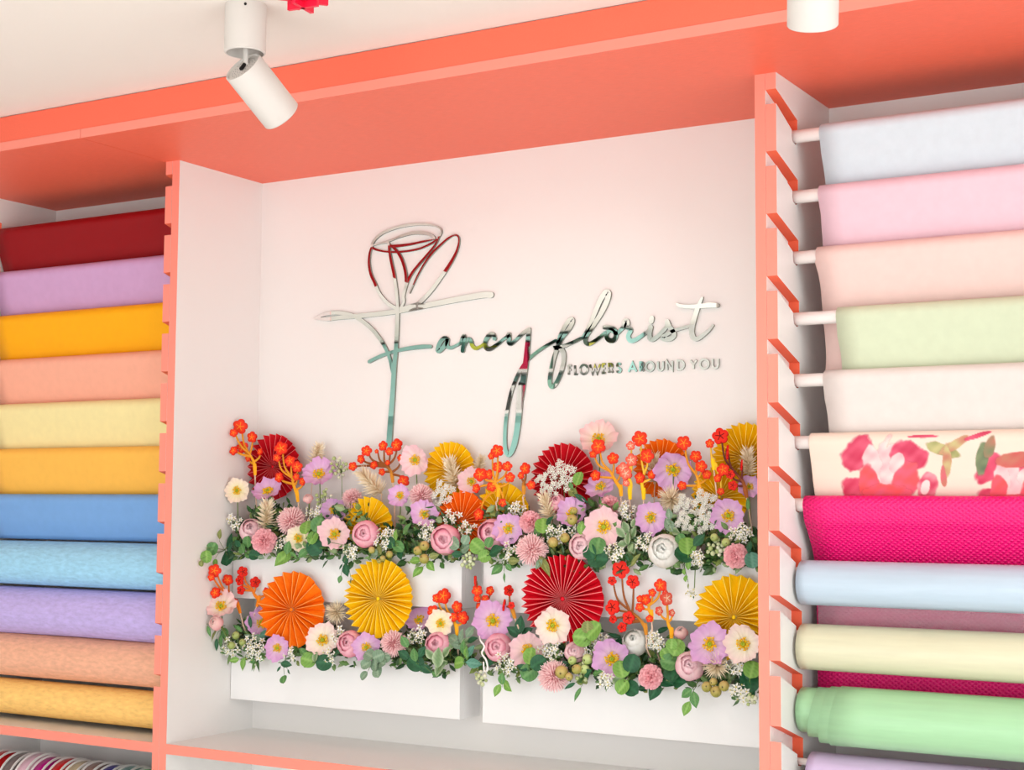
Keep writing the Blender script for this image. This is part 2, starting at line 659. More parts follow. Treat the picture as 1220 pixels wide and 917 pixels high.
LG, RG = 'rolls on the left rack', 'rolls on the right rack'
la, lb = LX0 + 0.012, LX1 - 0.012
hanging_roll(0, la, lb, roll_mat('crimson paper', (146, 0, 12)), 'dark red paper roll, topmost on the left rack', LG)
hanging_roll(1, la, lb, roll_mat('lilac paper', (208, 164, 208)), 'lilac paper roll under the dark red roll', LG)
hanging_roll(2, la, lb, roll_mat('amber paper', (255, 178, 4)), 'bright orange yellow paper roll under the lilac roll', LG)
hanging_roll(3, la, lb, roll_mat('peach paper', (250, 176, 150)), 'peach pink paper roll between orange yellow and cream rolls', LG)
hanging_roll(4, la, lb, roll_mat('cream yellow paper', (246, 228, 165)), 'pale cream yellow paper roll under the peach pink roll', LG)
hanging_roll(5, la, lb, roll_mat('gold paper', (254, 190, 82)), 'golden tan paper roll above the sky blue roll', LG)
hanging_roll(6, la, lb, roll_mat('sky blue paper', (122, 168, 224)), 'flat sky blue paper roll above the fuzzy pale blue roll', LG, drop=0.115)


def fuzzy(name, rgb):
    return plain(name, rgb, 0.85, 0.1, (42, 0.7, 0.004), 0.13, (1, 2.6, 2.6))


fat_roll(7, la, lb, 0.0655, fuzzy('pale blue fibre', (162, 212, 240)), 'fuzzy pale blue fabric roll under the sky blue roll', LG, 0.049)
fat_roll(8, la, lb, 0.069, fuzzy('lavender fibre', (196, 178, 232)), 'fuzzy lavender fabric roll above the salmon roll', LG, 0.052, sag=0.008)
fat_roll(9, la, lb, 0.064, fuzzy('salmon fibre', (240, 180, 150)), 'fuzzy salmon tan fabric roll second from the bottom on the left rack', LG, 0.047)
fat_roll(10, la, lb, 0.052, fuzzy('golden fibre', (255, 206, 124)), 'golden yellow fabric roll, lowest on the left rack', LG, 0.038)


# watercolour peony print, painted per vertex on the flat sheet
def _noise(x, y):
    return (sin(x * 2.1 + 1.3 * sin(y * 1.7)) + sin(y * 2.7 + 1.1 * sin(x * 2.3 + 1)) + 0.5 * sin(x * 5.3 + y * 4.1)) / 2.5


def floral_colour(p):
    # picture of the print laid out along X, and around the sheet by height
    u = (p[0] - 1.78) / 0.48 * 1220
    v = (1.548 - p[2]) / 0.138 * 350 + 100
    base = (234, 213, 197)
    col = list(base)

    def blend(c, a):
        for i in range(3):
            col[i] = col[i] * (1 - a) + c[i] * a
    n = _noise(u * 0.017, v * 0.019) * 0.15 + _noise(u * 0.05, v * 0.045) * 0.05

    def blob(cx, cy, rx, ry, c1, c2, rot=0, a=1.0):
        dx, dy = u - cx, v - cy
        ca, sa = cos(rot), sin(rot)
        qx, qy = (dx * ca + dy * sa) / rx, (-dx * sa + dy * ca) / ry
        dd = sqrt(qx * qx + qy * qy) + n
        if dd < 1.0:
            t = min(1, max(0, dd)) ** 2
            w = 0.5 + 0.5 * _noise(u * 0.018 + cx, v * 0.026 + cy)
            c = [c1[i] * (1 - w) + c2[i] * w for i in range(3)]
            edge = 0.82 if dd > 0.92 else 1.0
            blend([q * edge for q in c], a * min(1, (1 - dd) * 7))
    R1, R2, R3 = (196, 52, 84), (222, 96, 122), (236, 84, 84)
    Pk, Pl = (240, 170, 176), (250, 214, 210)
    for ox in (0, 760, 1520):
        oy = 0 if ox != 760 else 60
        sc = 1 if ox != 760 else 0.8
        b = lambda cx, cy, rx, ry, c1, c2, rot=0, a=1.0: blob(ox + cx * sc, oy + cy * sc + (1 - sc) * 300, rx * sc, ry * sc, c1, c2, rot, a)
        b(420, 300, 90, 200, Pk, Pl, 0.2)
        b(270, 190, 75, 125, R1, R2, 0.75)
        b(350, 260, 55, 130, Pk, Pl, 0.1)
        b(560, 200, 105, 85, R1, R2, 0.3)
        b(490, 240, 40, 60, Pl, Pk, 0.6)
        b(250, 390, 90, 85, R1, R2, 0.2)
        b(320, 350, 60, 120, R3, R2, 0.1)
        b(530, 340, 75, 120, R3, R2, 0.4)
        b(430, 410, 160, 60, R2, R3, 0.05)
        b(640, 370, 55, 85, R1, Pk, 0.4)
        b(630, 370, 26, 46, Pl, Pl, 0.4)
        b(420, 450, 110, 28, R1, R2)
    G1, G2, G3 = (150, 150, 96), (196, 186, 130), (190, 120, 100)
    blob(740, 170, 95, 34, G2, G1, 0.35)
    blob(800, 150, 100, 26, G3, G2, -0.5)
    blob(760, 230, 26, 100, G2, G3, 0.1)
    blob(735, 310, 18, 60, R2, G3, 0.0)
    blob(945, 220, 34, 110, (96, 110, 84), (140, 150, 110), 0.2)
    blob(990, 160, 30, 60, (120, 130, 96), G3, 0.4)
    blob(1110, 230, 100, 45, (200, 90, 88), G3, -0.1)
    blob(930, 100, 70, 14, R1, R2, -0.3)
    blob(640, 98, 90, 9, R1, R2, 0.0)
    return lin(col)


def floral_sheet():
    p = sheet_profile(5, 0.155)
    fine = [p[0]]
    for a, b in zip(p, p[1:]):
        seg = (b - a).length
        nn = max(1, int(seg / 0.0016))
        for q in range(1, nn + 1):
            fine.append(a.lerp(b, q / nn))
    return fine


def attr_print(name):
    return attr_mat(name, 0.55, 0.0, 0.25, (60, 0.06))


ra = QX1 - 0.012
hanging_roll(0, 1.812, ra, roll_mat('grey blue paper', (208, 220, 228)), 'pale grey blue paper roll, topmost on the right rack', RG)
hanging_roll(1, 1.808, ra, roll_mat('orchid pink paper', (232, 196, 208)), 'pale pink paper roll, second from the top on the right rack', RG)
hanging_roll(2, 1.801, ra, roll_mat('blush paper', (234, 202, 195)), 'blush pink paper roll with a long tail behind the green roll', RG, bends=[(-.205, 1.83), (-.196, 1.72), (-.19, 1.68)])
hanging_roll(3, 1.846, ra, roll_mat('pistachio paper', (205, 213, 184)), 'pale green paper roll set in from the rack edge', RG)
hanging_roll(4, 1.815, ra, roll_mat('off white paper', (222, 211, 206)), 'off white paper roll above the floral print roll', RG)
zc5 = ROD_Z - PITCHZ * 5
t = thing('paper_roll', 'cream paper roll printed with red watercolour peonies', 'wrapping paper', ((1.781 + ra) / 2, ROD_Y, zc5), RG)
part('paper', build_sheet(floral_sheet(), 1.781, ra, nx=460, seed=5, colf=floral_colour), attr_print('peony print paper'), t, True, True)
part('core', MB().lathe_x([(1.782, 0.0152), (1.782, 0.0185), (ra - .001, 0.0185), (ra - .001, 0.0152), (1.782, 0.0152)], 20, ROD_Y, zc5), M['card'], t)
hanging_roll(6, 1.766, ra, emboss_mat('hot pink embossed paper', (244, 8, 118)), 'hot pink embossed paper roll above the ice blue roll', RG, bends=[(-.222, 1.34), (-.185, 1.285), (-.172, 1.22), (-.168, 1.0), (-.167, 0.9)])
smooth_film = lambda nm, c: plain(nm, c, 0.3, 0.45, (26, 0.25, 0.002), 0.05, (0.25, 3, 3))
fat_roll(7, 1.758, ra, 0.049, smooth_film('ice blue film', (186, 204, 220)), 'glossy ice blue film roll under the hot pink roll', RG, 0.034, name='film_roll')
fat_roll(8, 1.757, ra, 0.0505, smooth_film('cream film', (216, 212, 182)), 'glossy cream film roll between ice blue and mint green rolls', RG, 0.0345, name='film_roll')
fat_roll(9, 1.755, ra, 0.049, smooth_film('mint green film', (164, 210, 164)), 'mint green film roll with loose layered edges', RG, 0.034, name='film_roll',
         layers=[(1.785, 0.012, 70, 330), (1.815, 0.030, 60, 330), (1.838, 0.034, 55, 335)])
fat_roll(10, 1.775, ra, 0.048, smooth_film('lilac film', (206, 182, 216)), 'lilac film roll, lowest on the right rack', RG, 0.034, name='film_roll')
# frosted film hanging behind the ice blue roll
cf = thing('film_sheet', 'frosted clear film sheet hanging behind the ice blue and cream rolls', 'wrapping film', (2.1, -.177, 1.1))
o = part('film', build_sheet([Vector((-.184, 1.262)), Vector((-.180, 1.2)), Vector((-.177, 1.1)), Vector((-.176, 1.09))], 1.772, ra, 0.0004, nx=10), M['film'], cf, True)

# white rods through every slot
for bx0, bx1, side in ((LX0, LX1, 'left'), (QX0, QX1, 'right')):
    names = {'left': ['dark red', 'lilac', 'orange yellow', 'peach pink', 'cream yellow', 'golden tan', 'sky blue', 'fuzzy pale blue', 'fuzzy lavender', 'salmon tan', 'golden yellow'],
             'right': ['grey blue', 'pale pink', 'blush pink', 'pale green', 'off white', 'peony print', 'hot pink', 'ice blue', 'cream', 'mint green', 'lilac film']}[side]
    for k in range(11):
        z = ROD_Z - PITCHZ * k
        t = thing('rod', 'white round rod carrying the %s roll on the %s rack' % (names[k], side), 'rod', ((bx0 + bx1) / 2, ROD_Y, z), 'white roll rods')
        rr = .0148 if k < 7 else .008      # thin rods inside the wide cores
        if k >= 7:
            z -= .0068
        part('rod_tube', MB().lathe_x([(bx0 - .012, 0.0), (bx0 - .012, rr - .002), (bx0 - .010, rr), (bx1 + .010, rr), (bx1 + .012, rr - .002), (bx1 + .012, 0)], 20, ROD_Y, z), M['rod'], t, True)

# ------------------------------------------------------------------ ribbon spools on the lower left shelf
sp = [(9, 893, (214, 14, 20), 'bright red'), (32, 895, (122, 106, 104), 'grey brown'), (50, 896, (236, 190, 206), 'pale pink'), (66, 900, (190, 0, 130), 'magenta'),
      (86, 902, (212, 10, 20), 'second bright red'), (103, 905, (206, 184, 150), 'sand coloured'), (121, 906.5, (146, 112, 104), 'mauve brown'),
      (140, 910, (44, 36, 140), 'navy blue'), (160, 911, (120, 160, 160), 'grey teal'), (179, 915, (80, 180, 60), 'bright green')]
for i, (px, py, c, nm) in enumerate(sp):
    q = at(px, py, Y=-0.2)
    Rz = (q.z - 0.45) / 2
    x = q.x
    hw = 0.0195
    t = thing('ribbon_spool', '%s ribbon spool standing on the shelf under the left rack' % nm if 'second' not in nm else 'bright red ribbon spool right of the magenta spool', 'ribbon spool', (x, -.2, .45 + Rz), 'ribbon spools under the left rack')
    mb = MB()
    mb.lathe_x([(x - hw, Rz * .2), (x - hw, Rz * .945), (x + hw, Rz * .945), (x + hw, Rz * .2), (x - hw, Rz * .2)], 36, -.2, .45 + Rz)
    part('ribbon', mb, plain('%s ribbon' % nm, c, 0.35, 0.4, (200, 0.1), 0.08, (1, 6, 6)), t, True)
    for s in (-1, 1):
        xx = x + s * (hw + .0015)
        part('flange', MB().lathe_x([(xx - .0015, Rz * .935), (xx - .0015, Rz), (xx + .0015, Rz), (xx + .0015, Rz * .935), (xx - .0015, Rz * .935)], 40, -.2, .45 + Rz), M['rod'], t)
    part('hub', MB().lathe_x([(x - hw - .002, Rz * .13), (x - hw - .002, Rz * .2), (x + hw + .002, Rz * .2), (x + hw + .002, Rz * .13), (x - hw - .002, Rz * .13)], 24, -.2, .45 + Rz), M['card'], t)

# ------------------------------------------------------------------ ceiling spotlights
def spotlight(base_px, Z_top, head_back, head_dir, label, diam, base_h, base=None, head_len=0.13, roll=0):
    b = base if base is not None else at(base_px[0], base_px[1], Z=ZC)
    R = diam / 2
    t = thing('ceiling_spotlight', label, 'spotlight', (b.x, b.y, ZC), 'white ceiling spotlights')
    mt = Matrix.Translation((b.x, b.y, 0))
    mb = MB().lathe_z([(ZC, 0), (ZC, R), (ZC - base_h + .002, R), (ZC - base_h, R - .002), (ZC - base_h, R - .005), (ZC - base_h + .03, R - .005), (ZC - base_h + .03, 0)], 40, mat=mt)
    bo = part('base', mb, M['lamp_white'], t, True)
    bo.data.polygons.foreach_set('use_smooth', [False] * len(bo.data.polygons))
    sm = bo.modifiers.new('edges', 'EDGE_SPLIT')
    bo.data.polygons.foreach_set('use_smooth', [True] * len(bo.data.polygons))
    sm.split_angle = radians(35)
    sc = at_dir = Vector((b.x, b.y, ZC - .012)) - ray_right * 0
    pm = MB().tube([(b.x + R * .62, b.y - R * .76, ZC - .012), (b.x + R * .66, b.y - R * .80, ZC - .012)], .003, 10)
    part('set_screw', pm, M['dark'], t)
    hd = Vector(head_dir).normalized()
    hb = Vector(head_back)
    bp = Vector((b.x, b.y, ZC - base_h + .03))
    part('swivel_bracket', MB().tube([bp, hb + hd * .012], .006, 8, flat=.6), M['lamp_white'], t)
    rot = hd.to_track_quat('Z', 'Y').to_matrix().to_4x4()
    hm = Matrix.Translation(hb) @ rot
    mb = MB().lathe_z([(0.004, 0), (0.004, R - .006), (0, R - .004), (0, R - .001), (.0015, R), (head_len - .002, R), (head_len, R - .002), (head_len, R - .005), (head_len - .02, R - .006)], 40, mat=hm)
    ho = part('head', mb, M['lamp_white'], t, True)
    sm = ho.modifiers.new('edges', 'EDGE_SPLIT')
    sm.split_angle = radians(35)
    vb = MB()
    for rr, nn in ((.010, 8), (.0165, 13), (.023, 18), (.0295, 23)):
        for q in range(nn):
            a = 2 * pi * q / nn + rr * 50
            c = hm @ Vector((rr * cos(a), rr * sin(a), .0036))
            vb.tube([c, hm @ Vector((rr * cos(a), rr * sin(a), .0045))], .0011, 5)
    part('vent_holes', vb, M['lamp_grey'], t)
    part('hinge', MB().tube([hm @ Vector((0, -.008, .001)), hm @ Vector((0, .008, .001))], .0045, 10), M['dark'], t)
    lens = MB().lathe_z([(head_len - .021, R - .006), (head_len - .021, 0)], 32, mat=hm)
    lm = bpy.data.materials.get('lamp lens')
    if not lm:
        lm, nt, bs = new_mat('lamp lens')
        bs.inputs['Emission Color'].default_value = (1, .93, .85, 1)
        bs.inputs['Emission Strength'].default_value = 2.0
        add_bump(nt, bs, 60, 0.1)
    part('lens', lens, lm, t)
    l = bpy.data.lights.new('spotlight_beam', 'SPOT')
    l.energy, l.spot_size, l.spot_blend, l.shadow_soft_size, l.color = SPOT_POWER, radians(80), 0.8, R * .8, (1, .97, .94)
    lo = bpy.data.objects.new('spotlight_beam', l)
    COL.objects.link(lo)
    lo.parent = t
    lo.location = hb + hd * (head_len + .004) - t.location
    lo.rotation_euler = (-hd).to_track_quat('Z', 'Y').to_euler()
    return t


ray_right = RIGHT
b1 = at(293, 6, Z=ZC)
d1 = (b1 - CAM).dot(FWD)
hb1 = CAM + ray(289, 79) * (d1 - .012)
hdir1 = (RIGHT * .60 - UP * .77) * .85 + FWD * .56
spotlight((293, 6), ZC, hb1, hdir1, 'white ceiling spotlight with tilted head in front of the coral fascia', .087, .104, head_len=.138)
p2 = at(995, 33, Z=2.20)
spotlight(None, ZC, (p2.x - .02, p2.y - .045, 2.20 + .125), tuple(FWD * .48 - UP * .88 + RIGHT * .08), 'white ceiling spotlight cut by the top edge of the photo above the right rack', .0865, .088, base=Vector((p2.x, p2.y, ZC)), head_len=.13)

for i, xx in enumerate((-1.2, 0.4, 2.0, 3.6)):  # extra fill lamps, added out of view to raise the bounced light
    b = Vector((xx, -2.6, ZC))
    nm = ('leftmost', 'second', 'third', 'rightmost')[i]
    t = spotlight(None, ZC, (xx, -2.6, ZC - .118), (-.2, -.5, -1), '%s added white ceiling spotlight of the unseen row above the viewer' % nm, .0835, .088, base=b, head_len=.13)
    for ch in t.children:
        if ch.type == 'LIGHT':
            ch.data.energy, ch.data.spot_size = DOWN_POWER, radians(140)

# mint wall cupboard behind the viewer, seen only in the mirror letters
mc = thing('wall_cupboard', 'mint wall cupboard with open bays behind the viewer, mirrored in the lettering', 'cupboard', (-2.1, RY0 + .15, 1.75))
part('carcass', MB().box(-3.25, -1.0, RY0 + .001, RY0 + .02, 1.55, 2.43).box(-3.25, -1.0, RY0, RY0 + .3, 1.53, 1.55).box(-3.25, -1.0, RY0, RY0 + .3, 2.41, 2.43)
     .box(-3.25, -3.23, RY0, RY0 + .3, 1.55, 2.41).box(-1.02, -1.0, RY0, RY0 + .3, 1.55, 2.41), M['mint'], mc)
for z in (1.95, 2.2):
    part('shelf', MB().box(-2.1, -1.02, RY0 + .02, RY0 + .3, z, z + .02), M['white'], mc)
part('door', MB().box(-3.23, -2.62, RY0 + .29, RY0 + .31, 1.95, 2.41), M['mint'], mc)
part('door', MB().box(-2.61, -2.1, RY0 + .29, RY0 + .31, 1.95, 2.41), M['mint'], mc)
bc = [(235, 235, 90), (90, 92, 90), (240, 240, 236), (228, 40, 90), (150, 200, 180), (240, 240, 236), (110, 130, 118), (236, 232, 110)]
xs = -2.05
for i, c in enumerate(bc * 2):
    z = 2.22 if i < 8 else 1.97
    wdt = (.09, .12, .07, .06, .15, .12, .1, .11)[i % 8]
    if i == 8:
        xs = -2.02
    bx = thing('carton', '%s carton, %s on the %s shelf of the mint cupboard' % (('yellow', 'grey', 'white', 'crimson', 'sage', 'ivory', 'olive grey', 'lemon')[i % 8],
               ('first', 'second', 'third', 'fourth', 'fifth', 'sixth', 'seventh', 'eighth')[i % 8], 'upper' if i < 8 else 'lower'), 'box', (xs + wdt / 2, RY0 + .16, z))
    hh = .15 + .03 * (i % 3 == 0)
    part('body', MB().box(xs, xs + wdt, RY0 + .06, RY0 + .26, z, z + hh - .03), plain('carton %d' % i, c, .5, .3, (60, .05)), bx)
    part('lid', MB().box(xs - .002, xs + wdt + .002, RY0 + .058, RY0 + .262, z + hh - .03, z + hh), plain('carton lid %d' % i, c, .5, .3, (60, .05)), bx)
    xs += wdt + .018

# ------------------------------------------------------------------ red hanging ornaments
def red_ornament(c, label, rz, mt, zb):
    t = thing('red_ornament', label, 'ornament', (c[0], c[1], ZC), 'red hanging ornaments')
    mb = MB()
    for q in range(4):
        a = rz + q * pi / 4
        ca, sa = cos(a), sin(a)
        hw, dz = (.05, 0) if q % 2 == 0 else (.034, -.012)
        vs = []
        for (x, y, z) in [(s * hw, t2 * .004, zb - (dz if zz else 0) + (0.075 if zz else dz)) for s in (-1, 1) for t2 in (-1, 1) for zz in (0, 1)]:
            vs.append((c[0] + x * ca - y * sa, c[1] + x * sa + y * ca, z))
        mb.add(vs, [(0, 1, 3, 2), (4, 6, 7, 5), (0, 4, 5, 1), (2, 3, 7, 6), (0, 2, 6, 4), (1, 5, 7, 3)])
    part('folded_body', mb, mt, t)
    part('cord', MB().tube([(c[0], c[1], zb + .08), (c[0], c[1], ZC)], .0012, 6), mt, t)
    part('bead', MB().ball((c[0], c[1], zb + .084), .008), mt, t, True)
    return t


oc = at(361, 10, Y=-1.15)
red_ornament((oc.x, oc.y), 'crimson folded paper ornament hanging near the tilted spotlight', 0.9, M['crimson'], oc.z + .012)
for i, (x, y) in enumerate(((-.70, -1.5), (-.44, -1.46), (-.96, -1.54), (-1.22, -1.58), (-.18, -1.42))):
    g = thing('paper_pennant', 'red paper pennant hanging from the ceiling, %s of the string' % ('first', 'second', 'third', 'fourth', 'fifth')[i], 'pennant', (x, y, ZC), 'red pennants on the ceiling')
    part('pennant_sheet', MB().prism([(x - .12, ZC - .01), (x - .12, ZC - .14), (x, ZC - .19), (x + .12, ZC - .14), (x + .12, ZC - .01)], y - .001, y + .001), M['red_paper'], g)

# ------------------------------------------------------------------ mirror sign
SIGN_T = 0.006
_lay = [0]


def ribbon(mb, pts2, widths, closed=False, per=6, mirror=0):
    """pts2: wall points (x, z); widths in metres; writes a mirror-faced strip standing off the panel"""
    P = catmull([Vector((p[0], p[1], 0)) for p in pts2], per, closed)
    n = len(P)
    ws = []
    m0 = len(widths)
    for i in range(n):
        t = i / (n - 1) * (m0 - 1)
        a = min(int(t), m0 - 2) if m0 > 1 else 0
        ws.append(widths[0] if m0 == 1 else widths[a] + (widths[a + 1] - widths[a]) * (t - a))
    L, Rr = [], []
    for i in range(n):
        if closed:
            t = P[(i + 1) % n] - P[(i - 1) % n]
        else:
            t = P[min(i + 1, n - 1)] - P[max(i - 1, 0)]
        t.normalize()
        nn = Vector((-t.y, t.x, 0))
        L.append(P[i] + nn * ws[i] / 2)
        Rr.append(P[i] - nn * ws[i] / 2)
    _lay[0] = (_lay[0] + 1) % 8
    y0 = -SIGN_T - 0.00012 * _lay[0]
    y1 = -0.0003
    vs = []
    for i in range(n):
        vs += [(L[i].x, y0, L[i].y), (Rr[i].x, y0, Rr[i].y), (L[i].x, y1, L[i].y), (Rr[i].x, y1, Rr[i].y)]
    fs, mi = [], []
    rng = n if closed else n - 1
    for i in range(rng):
        a, b = i * 4, ((i + 1) % n) * 4
        fs.append((a, a + 1, b + 1, b)); mi.append(0)
        fs.append((a, b, b + 2, a + 2)); mi.append(1)
        fs.append((a + 1, a + 3, b + 3, b + 1)); mi.append(1)
    if not closed:
        # rounded ends
        for idx, sgn in ((0, -1), (n - 1, 1)):
            t = (P[1] - P[0]) if idx == 0 else (P[-1] - P[-2])
            t.normalize()
            nn = Vector((-t.y, t.x, 0))
            arc = []
            for q in range(0, 7):
                a = pi * q / 6
                arc.append(P[idx] + nn * (cos(a) * ws[idx] / 2) + t * (sgn * sin(a) * ws[idx] / 2))
            base = len(vs)
            for p in arc:
                vs += [(p.x, y0, p.y), (p.x, y1, p.y)]
            face = [base + 2 * q for q in range(7)]
            fs.append(tuple(face if sgn < 0 else face[::-1])); mi.append(0)
            for q in range(6):
                a = base + 2 * q
                fs.append((a, a + 1, a + 3, a + 2)); mi.append(1)
    base = len(mb.v)
    mb.v.extend(vs)
    mb.c.extend([(1, 1, 1)] * len(vs))
    mb.f.extend([tuple(i + base for i in f) for f in fs])
    mb.mi.extend(mi)


def wallpts(pts, org, s):
    out = []
    for x, y in pts:
        q = at(org[0] + x / s, org[1] + y / s, Y=-SIGN_T)
        out.append((q.x, q.z))
    return out


PXM = 1 / 455.0
emb = thing('rose_emblem', 'mirror finish line rose whose stem forms a large letter F', 'wall sign', tuple(at(465, 400, Y=0)), 'mirror shop sign')
scr = thing('script_lettering', 'mirror finish handwritten script lettering reading ancy florist beside the rose', 'wall sign', tuple(at(690, 400, Y=0)), 'mirror shop sign')
tag_ = thing('tagline_lettering', 'small mirror capitals reading FLOWERS AROUND YOU under the script', 'wall sign', tuple(at(768, 435, Y=0)), 'mirror shop sign')
SM = [M['mirror'], M['acrylic']]


def strokes(name, parent, lst, org, s, closed=False):
    mb = MB()
    for pts, w in lst:
        cl = closed
        if pts[0] == 'closed':
            cl, pts = True, pts[1:]
        ribbon(mb, wallpts(pts, org, s), [q * PXM * (1.12 if parent is scr else 1.0) for q in w], cl)
    return part(name, mb, SM, parent)


RO, RS = (430, 255), 7.338
strokes('rose_rim', emb, [
    (['closed', (95, 285), (108, 240), (150, 192), (220, 150), (330, 112), (450, 92), (560, 90), (640, 100), (690, 124), (702, 155), (685, 195), (650, 230), (600, 262), (520, 298), (430, 319), (330, 330), (250, 330), (180, 322), (120, 305)], [3.4, 3.4, 3.2, 2.2, 2.0, 2.4, 2.4, 2.2, 3.0])], RO, RS)
strokes('rose_heart', emb, [
    ([(120, 268), (250, 232), (350, 192), (450, 165), (560, 168), (625, 190), (645, 212)], [1.5, 2.2, 3.6, 4.5, 3.5, 2.0]),
    ([(245, 262), (262, 280), (400, 268), (540, 240), (630, 216)], [3.2, 3.6, 2.6, 2.4]),
    ([(105, 272), (180, 255), (245, 248)], [1.2, 1.4])], RO, RS)
strokes('rose_petal', emb, [([(92, 290), (75, 350), (70, 430), (85, 520), (120, 600), (160, 690), (215, 760), (270, 803), (325, 828)], [2.6, 3.4, 4, 4, 4.2, 4.2])], RO, RS)
strokes('rose_petal', emb, [([(243, 255), (250, 330), (266, 420), (288, 520), (306, 640), (316, 740), (325, 850)], [2.6, 3.6, 4.2, 4.4, 4.2])], RO, RS)
strokes('rose_petal', emb, [([(260, 272), (310, 318), (350, 380), (376, 450), (392, 530), (394, 590)], [2.4, 4, 4, 3.6])], RO, RS)
strokes('rose_petal', emb, [([(692, 175), (655, 255), (585, 345), (512, 430), (455, 500), (412, 575), (386, 650), (370, 720), (372, 770), (335, 840)], [1.6, 2.8, 3.4, 4, 4.4, 3.6])], RO, RS)
strokes('rose_petal', emb, [([(425, 690), (460, 610), (500, 525), (560, 422), (622, 340), (690, 272), (760, 212), (820, 182), (852, 200), (855, 250), (835, 325), (795, 405), (745, 485), (685, 572), (620, 660), (555, 732), (490, 788), (425, 808), (340, 838)], [1.0, 2.2, 3.0, 2.0, 2.2, 4.4, 5.2, 5.6, 5.4])], RO, RS)
FO, FS = (360, 250), 2.392
strokes('letter_bar', emb, [([(36, 309), (70, 311), (110, 306), (170, 301), (250, 292), (330, 277), (420, 259), (510, 243), (538, 242)], [3, 5, 5.5, 6, 6, 6.5, 7, 7.5, 7.5]),
                            ([(36, 309), (65, 297), (100, 293), (135, 298), (165, 312), (200, 341), (230, 380), (248, 420), (257, 460)], [3, 4.5, 5, 5, 5, 5, 4.5, 4.5])], FO, FS)
strokes('letter_stem', emb, [([(272, 285), (270, 340), (267, 400), (262, 450), (258, 520), (252, 600), (247, 668)], [5, 6, 6, 7, 7, 8, 8])], FO, FS)
strokes('letter_bar', emb, [([(191, 432), (222, 417), (262, 403), (300, 395), (340, 390), (366, 389)], [4.5, 4.5, 4, 5, 5.5, 4.5])], FO, FS)
AO, AS = (500, 360), 7.625
strokes('letter', scr, [([(252, 338), (225, 325), (195, 352), (172, 395), (165, 435), (182, 438), (215, 408), (240, 370), (252, 340), (248, 385), (260, 408), (290, 412), (335, 390)], [4.6, 5.4, 5.4, 5, 4.5, 3])], AO, AS)
strokes('letter', scr, [([(335, 392), (372, 365), (388, 325), (402, 306), (406, 340), (396, 395), (390, 438)], [3, 4.6, 5]),
                        ([(394, 415), (425, 352), (448, 336), (466, 356), (478, 395), (510, 418), (555, 400)], [4, 5, 4.6, 3.4])], AO, AS)
strokes('letter', scr, [([(680, 328), (664, 293), (634, 296), (603, 340), (592, 390), (612, 420), (645, 420), (700, 385), (765, 332)], [5, 5.4, 5, 3.4]), ([(548, 403), (595, 370)], [3, 3.4])], AO, AS)
strokes('letter', scr, [([(765, 332), (795, 312), (810, 290), (812, 330), (808, 362), (828, 376), (872, 343), (930, 287), (990, 245)], [3.4, 5, 5, 3.6, 4]),
                        ([(992, 245), (985, 330), (975, 430), (965, 530), (950, 640), (932, 770), (915, 880)], [4.5, 6, 6.5, 7, 7])], AO, AS)
YO, YS = (580, 400), 6.11
strokes('letter_tail', scr, [([(250, 350), (240, 480), (226, 640), (206, 760), (184, 832), (158, 866), (138, 835), (131, 760), (136, 640), (152, 520), (180, 400), (222, 290), (272, 205), (312, 160), (400, 92), (500, 33)], [7, 7, 7, 5, 4.4, 4.2, 4, 4, 3.6, 3.2])], YO, YS)
KO, KS = (630, 330), 6.11
strokes('letter', scr, [([(195, 463), (212, 470), (232, 420), (262, 360), (290, 320), (314, 307), (316, 332), (292, 378), (250, 430), (222, 475), (202, 530), (180, 600), (160, 690), (152, 765), (166, 798), (196, 775), (232, 700), (254, 610), (252, 550), (228, 520), (182, 514), (250, 503), (312, 478), (395, 438)], [3, 4.5, 5, 4.6, 5, 5, 4.6, 4.6, 5, 4, 3.4])], KO, KS)
strokes('letter', scr, [([(395, 440), (440, 360), (482, 260), (522, 165), (562, 112), (580, 122), (565, 185), (520, 275), (460, 365), (420, 425), (412, 468), (436, 487), (490, 458), (555, 405)], [3.4, 5, 6, 6, 5, 5, 4.2, 3.4])], KO, KS)
strokes('letter', scr, [([(550, 365), (582, 366), (620, 382), (634, 420), (620, 455), (592, 462), (566, 440), (570, 402), (600, 385), (640, 408), (682, 368)], [4.5, 5, 5, 4.4, 4])], KO, KS)
TO, TS = (740, 340), 8.34
strokes('letter', scr, [([(0, 440), (30, 400), (36, 362), (52, 355), (60, 380), (50, 410), (95, 440), (70, 500), (92, 548), (150, 535), (230, 480), (285, 435)], [3.4, 6, 6, 4.4, 5, 4.4, 3.4])], TO, TS)
strokes('letter', scr, [([(292, 415), (280, 480), (292, 533), (332, 527), (390, 478), (448, 412), (457, 362)], [5.5, 5, 4.2, 4]), ([(303, 325), (298, 355)], [5.5, 5.5])], TO, TS)
strokes('letter', scr, [([(457, 358), (480, 410), (518, 460), (524, 500), (490, 528), (432, 533), (412, 515), (450, 488), (520, 450), (600, 425), (682, 403)], [5, 5, 5, 4.6, 3.6, 3])], TO, TS)
strokes('letter', scr, [([(805, 122), (770, 200), (735, 300), (707, 400), (702, 470), (722, 522), (762, 528), (820, 490), (870, 448), (914, 396)], [2.4, 5, 5.6, 5.6, 4.4, 3.4, 2.2])], TO, TS)
strokes('letter_bar', scr, [([(555, 188), (600, 204), (680, 210), (780, 205), (880, 195), (960, 198)], [3, 3.4, 4, 4.6, 5.4, 4.2])], TO, TS)

